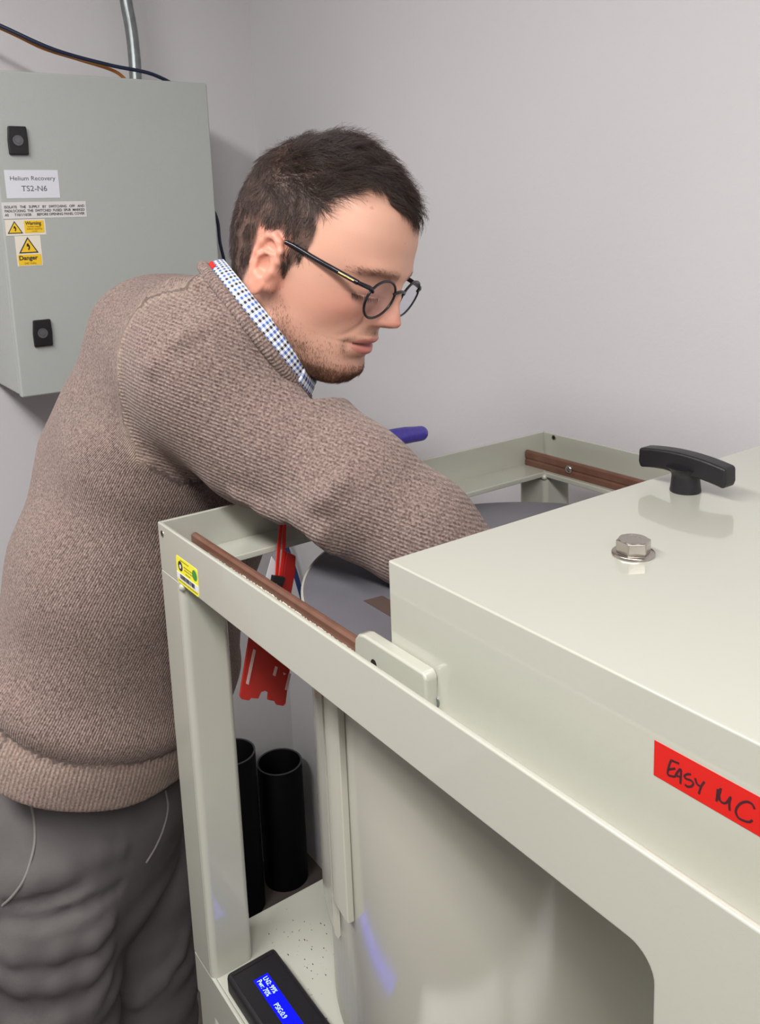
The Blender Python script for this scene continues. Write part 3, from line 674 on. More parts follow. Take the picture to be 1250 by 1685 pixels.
b.inputs['Subsurface Weight'].default_value = 0.12; b.inputs['Subsurface Radius'].default_value = (1, .35, .2); b.inputs['Subsurface Scale'].default_value = 0.004
tcn = nt.nodes.new('ShaderNodeTexCoord'); ns = nt.nodes.new('ShaderNodeTexNoise'); ns.inputs['Scale'].default_value = 700; ns.inputs['Detail'].default_value = 3
bp = nt.nodes.new('ShaderNodeBump'); bp.inputs['Strength'].default_value = 0.25; bp.inputs['Distance'].default_value = 0.0006
nt.links.new(tcn.outputs['Object'], ns.inputs['Vector']); nt.links.new(ns.outputs['Fac'], bp.inputs['Height']); nt.links.new(bp.outputs[0], b.inputs['Normal'])
person = np_mesh('person', h2w(PH), QH, M_skin); attr(person, 'tone', col)
tag(person, 'man in brown jumper leaning over the frame, right arm reaching under the cover', 'person')

# ---------------------------------------------------------------- hair: real strands rooted in the scalp
TRI = np.concatenate([QH[:, [0, 1, 2]], QH[:, [0, 2, 3]]])
def strands(name, count, wfun, lenf, dirf, m, r0, seed, segs=5, curl=.0, parent=None):
    rs = np.random.RandomState(seed)
    a, b_, c = PH[TRI[:, 0]], PH[TRI[:, 1]], PH[TRI[:, 2]]
    area = np.linalg.norm(np.cross(b_ - a, c - a), axis=1) * wfun((a + b_ + c) / 3, NH[TRI[:, 0]])
    k = rs.choice(len(TRI), count, p=area / area.sum()); u = rs.rand(count, 2); s = u.sum(1) > 1; u[s] = 1 - u[s]
    P = a[k] + (b_[k] - a[k]) * u[:, :1] + (c[k] - a[k]) * u[:, 1:]; N = NH[TRI[k, 0]]
    T, lift = dirf(P, N, rs); T = T - N * (T * N).sum(1)[:, None]; T /= np.linalg.norm(T, axis=1)[:, None] + 1e-9
    L = lenf(P, rs); S = np.cross(N, T)
    ph = vnoise(P, 260, seed + 7) * 4 + rs.uniform(-.5, .5, count)
    pts = []
    for i in range(segs + 1):
        t = i / segs
        q = P - N * .0008 + N * (L * lift * (t - .45 * t * t))[:, None] + T * (L * (t ** 1.15) * np.sqrt(np.clip(1 - lift ** 2 * .6, .2, 1)))[:, None]
        q = q + S * (L * curl * np.sin(ph + t * 3.2) * t)[:, None] + N * (L * curl * .6 * np.cos(ph * 1.3 + t * 3.5) * t)[:, None]
        pts.append(q)
    V = []; n3 = 3
    for i, q in enumerate(pts):
        t = i / segs; r_ = r0 * (1 - .75 * t)
        for j in range(n3):
            an = 2 * math.pi * j / n3; V.append(q + (S * math.cos(an) + N * math.sin(an)) * r_)
    V = np.stack(V, 1); base = np.arange(count)[:, None] * (n3 * (segs + 1)); F = []
    for i in range(segs):
        for j in range(n3):
            F.append(base + np.array([[i * n3 + j, i * n3 + (j + 1) % n3, (i + 1) * n3 + (j + 1) % n3, (i + 1) * n3 + j]]))
    o = np_mesh(name, h2w(V.reshape(-1, 3)), np.concatenate(F), m, parent)
    tn = np.repeat(rs.rand(count), n3 * (segs + 1)); attr(o, 'shade', tn); return o
def hairmat(name, c0, c1, rough=.45):
    M = bpy.data.materials.new(name); M.use_nodes = True; nt = M.node_tree; b = nt.nodes['Principled BSDF']; b.inputs['Roughness'].default_value = rough
    at = nt.nodes.new('ShaderNodeAttribute'); at.attribute_name = 'shade'; r_ = nt.nodes.new('ShaderNodeValToRGB')
    r_.color_ramp.elements[0].color = (*srgb(c0), 1); r_.color_ramp.elements[1].color = (*srgb(c1), 1)
    nt.links.new(at.outputs['Fac'], r_.inputs[0]); nt.links.new(r_.outputs[0], b.inputs['Base Color']); return M
M_hair = hairmat('brown_hair', '#2a201d', '#53413a')
M_beard = hairmat('beard_hair', '#4a3228', '#8a6348')
def hw(P, N): return hairmask(P).astype(float) * np.where(P[:, 2] < -.02, 1.0, 1.0)
def hlen(P, rs):
    top = np.clip((P[:, 2] - .055) / .05, 0, 1) * np.clip((P[:, 0] + .07) / .06, 0, 1)
    front = np.clip((P[:, 0] - .03) / .04, 0, 1)
    low = np.clip((P[:, 2] + .045) / .05, 0, 1)
    return (.006 + .007 * low + .013 * top * (1 - .35 * front)) * rs.uniform(.7, 1.25, len(P))
def hdir(P, N, rs):
    x, y, z = P.T; n_ = len(P)
    fwd = np.stack([np.ones(n_), -.25 * np.sign(y), np.full(n_, .05)], 1); down = np.stack([np.full(n_, -.35), np.zeros(n_), -np.ones(n_)], 1)
    w_ = np.clip((z - .050) / .045, 0, 1)[:, None] * np.clip((x + .075) / .05, 0, 1)[:, None]
    T = fwd * w_ + down * (1 - w_) + rs.normal(scale=.22, size=(n_, 3))
    fr = np.clip((x - .055) / .02, 0, 1)[:, None]; T = T + fr * np.stack([.3 * np.ones(n_), .8 * vnoise(P, 150, 3), -.9 + .3 * vnoise(P, 130, 9)], 1)
    T += .35 * np.stack([vnoise(P, 120, 11), vnoise(P, 120, 12), vnoise(P, 120, 13)], 1) * (w_ + .2)
    lift = np.clip((.16 + .40 * w_[:, 0]) + .14 * vnoise(P, 110, 21) + rs.normal(scale=.07, size=n_), .08, .85); return T, lift
strands('hair', 27000, hw, hlen, hdir, M_hair, .00024, 1, 5, .30, person)
def bw(P, N): b = beard_mask(P); return b ** 1.3 * np.where(P[:, 2] < -.118, .3, 1) * (1 - hairmask(P))
strands('beard', 15000, bw, lambda P, rs: .0046 * rs.uniform(.5, 1.2, len(P)) * (1 + .5 * (P[:, 2] < -.08)), lambda P, N, rs: (np.stack([.25 * np.ones(len(P)), np.zeros(len(P)), -np.ones(len(P))], 1) + rs.normal(scale=.3, size=(len(P), 3)), rs.uniform(.25, .6, len(P))), M_beard, .00018, 2, 3, .05, person)
def ebw(P, N): ay = np.abs(P[:, 1]); z = P[:, 2]; return g2((z - (.0272 - .25 * np.clip(ay - .036, 0, .05))) / .0030) * (ay > .010) * (ay < .055) * (P[:, 0] > .03)
strands('eyebrows', 900, ebw, lambda P, rs: .0075 * rs.uniform(.6, 1.1, len(P)), lambda P, N, rs: (np.stack([-.2 * np.ones(len(P)), np.sign(P[:, 1]), .35 - 10 * np.clip(np.abs(P[:, 1]) - .03, 0, 1) ], 1) + rs.normal(scale=.2, size=(len(P), 3)), rs.uniform(.1, .3, len(P))), M_beard, .00016, 3, 4, .05, person)
def lsw(P, N): ay = np.abs(P[:, 1]); return g2((P[:, 2] - .0035) / .0010) * (np.abs(ay - .0325) < .0135) * (P[:, 0] > .03)
strands('eyelashes', 220, lsw, lambda P, rs: .0075 * rs.uniform(.7, 1.1, len(P)), lambda P, N, rs: (np.stack([.3 * np.ones(len(P)), .25 * np.sign(P[:, 1]), -.8 * np.ones(len(P))], 1), rs.uniform(.5, .8, len(P))), M_hair, .00018, 4, 4, .0, person)['kind'] = 'stuff'

# ---------------------------------------------------------------- spectacles
gl = empty('spectacles', tuple(h2w((.1, 0, .01)))); tag(gl, 'round black-rimmed spectacles worn by the man, gold inlay on the temple', 'glasses')
M_acet = mat('black_acetate', '#15151d', 0.18, spec=.6); M_gold = mat('gold_inlay', '#d8b878', 0.22, metal=1)
M_lens = mat('lens_glass', '#f4f6ff', 0.02, trans=1.0); M_lens.node_tree.nodes['Principled BSDF'].inputs['IOR'].default_value = 1.06
GX, GZ, tilt = .1020, .0045, ra(8)
def gpt(s, a, b, f=0.0):      # point on the spectacle front: a across, b up, f forward
    return np.array([GX + f * math.cos(tilt) + b * math.sin(tilt) - abs(a) * .10, s * a, GZ + b * math.cos(tilt) - f * math.sin(tilt)])
for s in (-1, 1):
    ring = []
    for i in range(48):
        t = 2 * math.pi * i / 48; ring.append((-.0 + .0335 + .0243 * math.cos(t) * (1 + .05 * math.sin(t)), .0200 * math.sin(t)))
    ring_w = [h2w(gpt(s, a, b)) for a, b in ring]
    bm = bmesh.new(); add_tube(bm, ring_w + ring_w[:2], .0014, 8, False); fin('rim', bm, M_acet, gl, smooth=True)
    bm = bmesh.new(); f1 = [bm.verts.new(h2w(gpt(s, .0335 + (a - .0335) * .96, b * .96, .0004))) for a, b in ring]; f2 = [bm.verts.new(h2w(gpt(s, .0335 + (a - .0335) * .96, b * .96, -.0012))) for a, b in ring]
    bm.faces.new(f1); bm.faces.new(f2[::-1])
    for i in range(48): bm.faces.new([f1[i], f2[i], f2[(i + 1) % 48], f1[(i + 1) % 48]])
    fin('lens', bm, M_lens, gl)
    hin = gpt(s, .0590, .0115, -.001); hin2 = np.array([.0865, s * .0650, GZ + .0130])
    bm = bmesh.new(); add_tube(bm, [h2w(gpt(s, .0520, .0080)), h2w(gpt(s, .0565, .0105)), h2w(hin), h2w(hin2)], [.0018, .0024, .0023, .0020], 8); fin('end_piece', bm, M_acet, gl, smooth=True)
    ear = np.array([.001, s * .0740, .0285]); tip = np.array([-.026, s * .0600, .012])
    bm = bmesh.new(); add_tube(bm, [h2w(q) for q in spline([hin2, (hin2 + ear) / 2 + np.array([0, s * .0035, .001]), ear, tip], 6)], .0026, 8); fin('temple', bm, M_acet, gl, smooth=True)
    a = hin2 * .96 + ear * .04 + np.array([0, s * .0023, 0]); b_ = hin2 * .77 + ear * .23 + np.array([0, s * .0044, .0006])
    bm = bmesh.new(); add_tube(bm, [h2w(a), h2w(b_)], .00105, 6); fin('gold_inlay', bm, M_gold, gl, smooth=True)
bm = bmesh.new(); add_tube(bm, [h2w(q) for q in spline([gpt(-1, .0125, .0065), gpt(-1, .006, .0095, .001), gpt(1, .006, .0095, .001), gpt(1, .0125, .0065)], 6)], .0017, 8); fin('bridge', bm, M_acet, gl, smooth=True)

# ---------------------------------------------------------------- jumper
LT_ = np.array([-.6, .8, 0.]); FT_ = np.array([.8, .6, 0.])            # his left, his front
TB = np.stack([LT_, FT_, [0, 0, 1]])                                    # torso basis rows
def flat(p, k=.64): q = p @ TB.T; return q * np.array([k, 1, 1])
def tcone(p, a, b, r1, r2, k=.64): return cone(flat(p, k), flat(np.array([a]), k)[0], flat(np.array([b]), k)[0], r1, r2)
S1 = D(300, 585, 1.00); S2 = D(440, 708, .935); EL = D(582, 804, .885); FA = D(690, 873, .872); WR = D(775, 930, .862)
SL = S1 + np.array([-.80, .60, 0]) * .32 + np.array([0, 0, -.02]); ELL = np.array([-1.11, .53, -.39]); WL = np.array([-.875, .465, -.262])
TC = [(D(105, 1500, 1.17), .128), (D(130, 1320, 1.17), .137), (D(182, 1130, 1.17), .138), (D(248, 880, 1.16), .134), (D(300, 705, 1.13), .114), (D(352, 610, 1.09), .088)]
NBW = h2w(NB)
NECKA = h2w((-.034, 0, -.020))
def torso_f(p, grow=0.0):
    d = None
    for (a, r1), (b, r2) in zip(TC, TC[1:]):
        t = tcone(p, a, b, r1 + grow, r2 + grow, .64 if r2 > .1 else .60); d = t if d is None else smin(d, t, .03)
    return smin(d, cone(p, TC[-1][0], NBW + (NECKA - NBW) * .05, .085, .070), .04)
SHB = D(250, 560, 1.04)
def sleeve_f(p):
    d = cone(p, SHB, S1, .066, .083); d = smin(d, cone(p, S1, S2, .083, .078), .03); d = smin(d, cone(p, S2, EL, .078, .064), .03)
    d = smin(d, cone(p, EL, FA, .064, .054), .02); return smin(d, cone(p, FA, WR, .054, .040), .02)
def lsleeve_f(p):
    d = cone(p, SL, ELL, .075, .055); d = smin(d, cone(p, ELL, WL, .055, .040), .02); return smin(d, cone(p, SL, TC[-1][0], .07, .08), .04)
# neckline plane: the collar ring
RB = D(366, 448, .965); RF = D(506, 624, .905); RCEN = (RB + RF) / 2
ax_n = NECKA - NBW; ax_n /= np.linalg.norm(ax_n)
e1 = RF - RB; e1 /= np.linalg.norm(e1); e2 = ray(441, 538); e2 = e2 - e1 * (e2 @ e1); e2 /= np.linalg.norm(e2); e3 = np.cross(e1, e2)
if e3 @ ax_n < 0: e3 = -e3
HEMN = np.array([0.34, 0.48, 1.0]); HEMN /= np.linalg.norm(HEMN)
HEM0 = D(150, 1286, 1.04)
FOLD = []
def sweater_f(p):
    d = torso_f(p)
    d = smin(d, cone(p, RCEN - e3 * .075, RCEN + e3 * .01, .088, .074), .03)
    d = smin(d, cone(p, SHB, D(212, 745, 1.12), .066, .108), .04)
    s = sleeve_f(p); d = smin(d, s, .035); d = smin(d, lsleeve_f(p), .03)
    # soft drape folds
    q = p @ TB.T
    d = d + .0030 * vnoise(p * np.array([1, 1, .8]), 26, 4) + .0016 * vnoise(p, 60, 8)
    for (a_, b_, r_, s_) in FOLD:
        c_ = cone(p, a_, b_, r_, r_ * .7); d = smin(d, c_, .012) if s_ > 0 else smax(d, -c_, .012)
    m = np.exp(-((np.linalg.norm(p - (S2 * .35 + EL * .65), axis=1)) / .075) ** 2)
    ax = (EL - S2) / np.linalg.norm(EL - S2); u = (p - EL) @ ax; v = (p - EL)[:, 2]
    d = d - .0065 * m * np.sin(u * 105 + v * 55 + 1.0) * np.clip(.35 - v * 9, .1, 1.2)
    hz = (p - HEM0) @ HEMN
    d = d - .006 * np.exp(-((hz - .082) / .020) ** 2) + .004 * np.exp(-((hz - .056) / .010) ** 2)   # blousing over the hem band
    d = smax(d, -hz, .006)
    d = smax(d, -(cone(p, NBW - ax_n * .03, NECKA + ax_n * .1, .060, .062)), .006)
    d = smax(d, -np.maximum(-((p - RCEN) @ e3 + .010), cone(p, RCEN - e3 * .05, RCEN + e3 * .2, .110, .13)), .008)
    return d
def fold(pix, r_, sink, s_=1):
    q = [march(sweater_f, a, b, .75, 1.3) for a, b in pix]; v = [x_ + ray(*pp) * sink for x_, pp in zip(q, pix) if x_ is not None]
    return [(a, b, r_, s_) for a, b in zip(v, v[1:])]
new = fold([(478, 838), (505, 852), (530, 872), (548, 893)], .014, .009) + fold([(400, 812), (440, 832), (470, 850)], .010, .007) + fold([(560, 795), (530, 818), (500, 834)], .010, .0065)
new += fold([(250, 492), (290, 474), (335, 470), (380, 486), (415, 512), (440, 540)], .010, .0075) + fold([(255, 600), (300, 560), (350, 530)], .008, .0062)
new += fold([(488, 872), (515, 884)], .010, -.004, -1)
FOLD += new
PS, QS, NS = nets(sweater_f, (-1.50, -.02, -.80), (-.53, .98, .03), .0048)
keep = None
# knit rows: a phase along which the fine ribs run
axd = (EL - S1) / np.linalg.norm(EL - S1); upn = np.array([0, 0, 1.]); sd = np.cross(axd, upn); sd /= np.linalg.norm(sd); un = np.cross(sd, axd)
ds = sleeve_f(PS); dt = torso_f(PS)
qs = PS - S1; along = qs @ axd; r1_ = qs @ sd; r2_ = qs @ un
ph_s = qs @ (.34 * RC[0] + .94 * RC[1])
qt = PS @ TB.T; ct_ = np.stack([np.interp(PS[:, 2], [t[0][2] for t in TC], [(TB @ t[0])[k] for t in TC]) for k in (0, 1)], 1)
ph_t = np.arctan2(-(qt[:, 1] - ct_[:, 1]) / .64, -(qt[:, 0] - ct_[:, 0])) * .17 + PS[:, 2] * .25
AH = [(310, 473), (262, 488), (222, 520), (203, 560), (198, 610), (202, 660), (210, 705), (222, 748), (240, 765)]
seam = [march(sweater_f, a, b, .8, 1.25) for a, b in AH]; seam = np.array([s for s in spline([s for s in seam if s is not None], 8)])
dseam = np.full(len(PS), 1e9); near_i = np.zeros(len(PS), int)
for i in range(0, len(seam)):
    dd = np.linalg.norm(PS - seam[i], axis=1); k = dd < dseam; dseam[k] = dd[k]; near_i[k] = i
# which side of the armhole
pn = np.cross(seam[-1] - seam[0], seam[len(seam) // 2] - seam[0]); pn /= np.linalg.norm(pn); pn = pn if pn @ axd > 0 else -pn
bul = np.clip((PS - seam[0]) @ pn / .01, -1, 1)
on_s = ((PS - seam.mean(0)) @ axd > -.045 + 0 * ds) & (ds < dt + .03) & ((PS - seam[near_i]) @ axd > 0)
phase = np.where(on_s, ph_s, ph_t)
hz = (PS - HEM0) @ HEMN
phase = np.where(hz < .058, np.arctan2(-(qt[:, 1] - ct_[:, 1]) / .64, --(qt[:, 0] - ct_[:, 0])) * .115, phase)
PS = PS + NS * (.0032 * np.exp(-(dseam / .0075) ** 2))[:, None]
def knit(name, c0, c1, per=.0037):
    M = bpy.data.materials.new(name); M.use_nodes = True; nt = M.node_tree; b = nt.nodes['Principled BSDF']; b.inputs['Roughness'].default_value = .92
    b.inputs['Specular IOR Level'].default_value = .15; b.inputs['Sheen Weight'].default_value = .25; b.inputs['Sheen Roughness'].default_value = .5; b.inputs['Sheen Tint'].default_value = (.8, .7, .65, 1)
    N_ = nt.nodes.new; L_ = nt.links.new
    at = N_('ShaderNodeAttribute'); at.attribute_name = 'phase'; mu = N_('ShaderNodeMath'); mu.operation = 'MULTIPLY'; mu.inputs[1].default_value = 2 * math.pi / per
    tc = N_('ShaderNodeTexCoord'); n1 = N_('ShaderNodeTexNoise'); n1.inputs['Scale'].default_value = 420; n1.inputs['Detail'].default_value = 3
    n2 = N_('ShaderNodeTexNoise'); n2.inputs['Scale'].default_value = 900; n2.inputs['Detail'].default_value = 2
    L_(tc.outputs['Object'], n1.inputs['Vector']); L_(tc.outputs['Object'], n2.inputs['Vector'])
    si = N_('ShaderNodeMath'); si.operation = 'SINE'; L_(at.outputs['Fac'], mu.inputs[0]); ad = N_('ShaderNodeMath'); ad.operation = 'MULTIPLY_ADD'
    L_(n1.outputs['Fac'], ad.inputs[0]); ad.inputs[1].default_value = 2.2; L_(mu.outputs[0], ad.inputs[2]); L_(ad.outputs[0], si.inputs[0])
    ma = N_('ShaderNodeMath'); ma.operation = 'MULTIPLY_ADD'; ma.inputs[1].default_value = .07; ma.inputs[2].default_value = 0; L_(si.outputs[0], ma.inputs[0])
    sm = N_('ShaderNodeMath'); sm.operation = 'ADD'; L_(ma.outputs[0], sm.inputs[0]); L_(n1.outputs['Fac'], sm.inputs[1])
    r_ = N_('ShaderNodeValToRGB'); r_.color_ramp.elements[0].position = .28; r_.color_ramp.elements[1].position = .72
    r_.color_ramp.elements[0].color = (*srgb(c0), 1); r_.color_ramp.elements[1].color = (*srgb(c1), 1); L_(sm.outputs[0], r_.inputs[0]); 
    sa = N_('ShaderNodeAttribute'); sa.attribute_name = 'pale'; mx = N_('ShaderNodeMix'); mx.data_type = 'RGBA'; L_(sa.outputs['Fac'], mx.inputs[0]); L_(r_.outputs[0], mx.inputs[6]); mx.inputs[7].default_value = (*srgb('#b09c8c'), 1)
    L_(mx.outputs[2], b.inputs['Base Color'])
    hs = N_('ShaderNodeMath'); hs.operation = 'MULTIPLY_ADD'; hs.inputs[1].default_value = .5; L_(si.outputs[0], hs.inputs[0]); L_(n2.outputs['Fac'], hs.inputs[2])
    bp = N_('ShaderNodeBump'); bp.inputs['Strength'].default_value = .8; bp.inputs['Distance'].default_value = .0009; L_(hs.outputs[0], bp.inputs['Height']); L_(bp.outputs[0], b.inputs['Normal'])
    return M
M_knit = knit('brown_knit', '#594843', '#a28e86')
sw_o = np_mesh('jumper', PS, QS, M_knit, person); attr(sw_o, 'phase', phase)
attr(sw_o, 'pale', np.clip(.60 * np.exp(-(dseam / .0075) ** 2) * np.clip(.7 + .3 * np.sin(near_i * 2.1), 0, 1) + .22 * (hz < .058), 0, 1)); sw_o['label'] = 'heathered brown knitted jumper with ribbed hem'
def ring_pt(t, rr=1.0, up=0.0, a=None, b=None):
    a = a or np.linalg.norm(RF - RB) / 2; b = b or .070
    return RCEN + e1 * math.cos(t) * a * rr + e2 * math.sin(t) * b * rr + e3 * up
bm = bmesh.new(); pts = [ring_pt(2 * math.pi * i / 48, 1.10, -.0125) for i in range(49)]; add_tube(bm, pts, .0065, 10, False); nk = fin('neckband', bm, M_knit, sw_o, smooth=True)
attr(nk, 'phase', np.repeat(np.arange(49), 10) * .0105); attr(nk, 'pale', np.zeros(490))

# ---------------------------------------------------------------- shirt collar (gingham), lanyard
def gingham(name):
    M = bpy.data.materials.new(name); M.use_nodes = True; nt = M.node_tree; b = nt.nodes['Principled BSDF']; b.inputs['Roughness'].default_value = .8; N_ = nt.nodes.new; L_ = nt.links.new
    uv = N_('ShaderNodeUVMap'); sp = N_('ShaderNodeSeparateXYZ'); L_(uv.outputs[0], sp.inputs[0])
    def stripe(o, per, sh=0.0):
        a = N_('ShaderNodeMath'); a.operation = 'MULTIPLY_ADD'; a.inputs[1].default_value = 1 / per; a.inputs[2].default_value = sh; L_(o, a.inputs[0])
        f = N_('ShaderNodeMath'); f.operation = 'FRACT'; L_(a.outputs[0], f.inputs[0]); g = N_('ShaderNodeMath'); g.operation = 'GREATER_THAN'; g.inputs[1].default_value = .5; L_(f.outputs[0], g.inputs[0]); return g.outputs[0]
    sx_, sy_ = stripe(sp.outputs[0], .0052), stripe(sp.outputs[1], .0052); s2 = stripe(sp.outputs[0], .0104)
    m0 = N_('ShaderNodeMix'); m0.data_type = 'RGBA'; m0.inputs[6].default_value = (*srgb('#3a63b0'), 1); m0.inputs[7].default_value = (*srgb('#23252e'), 1); L_(s2, m0.inputs[0])
    add = N_('ShaderNodeMath'); add.operation = 'ADD'; L_(sx_, add.inputs[0]); L_(sy_, add.inputs[1]); half = N_('ShaderNodeMath'); half.operation = 'MULTIPLY'; half.inputs[1].default_value = .5; L_(add.outputs[0], half.inputs[0])
    m1 = N_('ShaderNodeMix'); m1.data_type = 'RGBA'; m1.inputs[6].default_value = (*srgb('#eceef4'), 1); L_(m0.outputs[2], m1.inputs[7]); L_(half.outputs[0], m1.inputs[0]); L_(m1.outputs[2], b.inputs['Base Color']); return M
def band(name, m, t0, t1, n_, rows, parent):
    """rows: (scale, height) from bottom to top; a closed strip following the neck ring"""
    bm = bmesh.new(); uvl = bm.loops.layers.uv.new('uv'); G = []
    for i in range(n_ + 1):
        t = t0 + (t1 - t0) * i / n_; G.append([(bm.verts.new(ring_pt(t, r_, h_)), (i / n_ * (t1 - t0) * .075, k * .007)) for k, (r_, h_) in enumerate(rows)])
    for A, B in zip(G, G[1:]):
        for k in range(len(rows) - 1):
            q = [A[k], B[k], B[k + 1], A[k + 1]]; f = bm.faces.new([v for v, _ in q])
            for lp, (_, uv_) in zip(f.loops, q): lp[uvl].uv = uv_
    o = fin(name, bm, m, parent, smooth=True); md = o.modifiers.new('cloth_thickness', 'SOLIDIFY'); md.thickness = .0012; return o
M_ging = gingham('blue_gingham')
shirt = band('shirt_collar', M_ging, -.16, 2 * math.pi - .22, 72, [(1.07, -.014), (1.075, -.008), (1.07, -.001), (1.045, .005), (1.005, .0095), (.985, .006), (.985, -.006)], person)
shirt['label'] = 'blue and white gingham shirt collar'
band('collar_point', M_ging, -.34, .16, 10, [(1.20, -.022), (1.16, -.012), (1.10, -.002), (1.02, .006)], shirt)
M_lan = mat('red_webbing', '#d2251c', .6, bump=.4, bscale=1500)
lan = empty('lanyard', tuple(NBW)); tag(lan, 'red lanyard round the man\'s neck hanging down inside the frame', 'lanyard')
def strap(name, m, pts, wdt, wv, parent, th=.0012, sm=6):
    P_ = spline(pts, sm); bm = bmesh.new(); wv = np.array(wv, float); R_ = []
    for i, p_ in enumerate(P_):
        t = P_[min(i + 1, len(P_) - 1)] - P_[max(i - 1, 0)]; t /= np.linalg.norm(t) + 1e-9; a = wv - t * (wv @ t); a /= np.linalg.norm(a); n_ = np.cross(t, a)
        R_.append([bm.verts.new(p_ + a * wdt * u + n_ * th * v) for u, v in ((-.5, -.5), (.5, -.5), (.5, .5), (-.5, .5))])
    for A, B in zip(R_, R_[1:]):
        for k in range(4): bm.faces.new([A[k], A[(k + 1) % 4], B[(k + 1) % 4], B[k]])
    bm.faces.new(R_[0]); bm.faces.new(R_[-1]); return fin(name, bm, m, parent)
bm = bmesh.new(); n_ = 40; G = []
for i in range(n_ + 1):
    t = math.pi - 1.3 + 2.2 * i / n_; G.append([bm.verts.new(ring_pt(t, 1.075, h_)) for h_ in (-.014, -.001)] + [bm.verts.new(ring_pt(t, 1.085, h_)) for h_ in (-.002, -.014)])
for A, B in zip(G, G[1:]):
    for k in range(4): bm.faces.new([A[k], A[(k + 1) % 4], B[(k + 1) % 4], B[k]])
bm.faces.new(G[0]); bm.faces.new(G[-1]); fin('neck_strap', bm, M_lan, lan, smooth=True)
def Lp(x, y, X=-.792): return onx(x, y, X)
top1 = ring_pt(.25, .98, -.04); top2 = ring_pt(-.3, .98, -.04); wv = (-.3, .95, 0)
strap('strap', M_lan, [top1, top1 + (Lp(457, 900) - top1) * .5 + np.array([.012, 0, 0]), Lp(459, 895), Lp(455, 950)], .0045, wv, lan)
strap('strap', M_lan, [top2, top2 + (Lp(468, 900) - top2) * .5 + np.array([.014, 0, 0]), Lp(467, 895), Lp(461, 950)], .0045, wv, lan)
bm = bmesh.new(); add_prism(bm, [Lp(*q) for q in ((472, 908), (487, 915), (486, 942), (478, 985), (464, 975), (468, 935))], (-.006, 0, 0)); fin('safety_buckle', bm, mat('dark_red_plastic', '#8c1414', .35), lan, bevel=.001)
bm = bmesh.new(); add_prism(bm, [Lp(*q) for q in ((446, 945), (466, 948), (463, 960), (444, 957))], (.005, 0, 0)); add_prism(bm, [Lp(*q) for q in ((456, 955), (463, 957), (458, 985), (452, 983))], (.004, 0, 0)); fin('clip', bm, M_black, lan, bevel=.0008)
M_badge = mat('red_badge_plastic', '#a8201a', .3)
bd = empty('badge_holder', tuple(Lp(440, 1100))); tag(bd, 'red plastic badge holder with slots hanging below the frame rail', 'badge holder')
tube('badge_cord', M_lan, [Lp(455, 984), Lp(452, 1000), Lp(450, 1022)], .0016, bd, sm=4)
O_ = [(416, 1015), (480, 1040), (484, 1046), (470, 1158), (466, 1162), (455, 1160), (452, 1154), (441, 1152), (442, 1140), (436, 1137), (430, 1139), (425, 1150), (413, 1149), (410, 1153), (398, 1151), (395, 1146)]
bm = bmesh.new(); add_prism(bm, [Lp(*q) for q in O_], (-.003, 0, 0)); fin('badge_plate', bm, M_badge, bd, bevel=.0004)
M_slot = mat('badge_slot', '#c9a9a4', .5)
for q in (((417, 1068), (421, 1070), (409, 1127), (405, 1125)), ((453, 1096), (457, 1098), (453, 1113), (449, 1111)), ((475, 1108), (479, 1109), (473, 1136), (469, 1135)), ((466, 1106), (471, 1109), (467, 1111))):
    bm = bmesh.new(); add_prism(bm, [Lp(*a, X=-.7912) for a in q], (-.0006, 0, 0)); fin('slot', bm, M_slot, bd)
tg = quad('paper_tag', mat('clear_white_tag', '#d8dadf', .4), [tuple(onx(*q, -.80)) for q in ((447, 916), (453, 924), (454, 945), (445, 960), (436, 956))], None, .0008)
tag(tg, 'small white plastic tag beside the red lanyard clip', 'tag')

# ---------------------------------------------------------------- trousers, shoes
HR_, HL_ = D(82, 1470, 1.08), D(222, 1450, 1.27)
KR, KL = D(72, 1900, 1.12), D(235, 1880, 1.32)
AR, AL = np.array([-1.10, .09, -1.56]), np.array([-1.20, .37, -1.56])
PEL = (TC[0][0] + TC[1][0]) / 2 + np.array([0, 0, -.02])
TFOLD = []
def trous_f(p):
    d = tcone(p, D(142, 1330, 1.17), D(128, 1425, 1.17), .124, .118, .66)
    for h_, k_, a_ in ((HR_, KR, AR), (HL_, KL, AL)):
        t = cone(p, h_, k_, .092, .078); t = smin(t, cone(p, k_, a_, .076, .060), .02); d = smin(d, t, .012)
        m = np.exp(-((p[:, 2] - (h_[2] - .16)) / .11) ** 2)
        q = p - h_; ang = q @ FT_ * 1.0
        d = d + .0032 * m * np.sin(q[:, 2] * 95 + ang * 38 + 2.2 * vnoise(p, 12, 6) + 3 * vnoise(p, 6, 5)) * np.clip(.7 + vnoise(p, 14, 19), 0, 1)
    for (a_, b_, r_, s_) in TFOLD:
        c_ = cone(p, a_, b_, r_, r_ * .8); d = smin(d, c_, .014) if s_ > 0 else smax(d, -c_, .010)
    d = d + .003 * vnoise(p, 22, 31) + .0012 * vnoise(p * np.array([1, 1, 2.]), 60, 33)
    d = smax(d, (p - HEM0) @ HEMN - .05, .01); return smax(d, -(p[:, 2] + 1.575), .006)
def tfold(pix, r_, sink, s_=1):
    q = [march(trous_f, a, b, .75, 1.5) for a, b in pix]; v = [x_ + ray(*pp) * sink for x_, pp in zip(q, pix) if x_ is not None]
    return [(a, b, r_, s_) for a, b in zip(v, v[1:])]
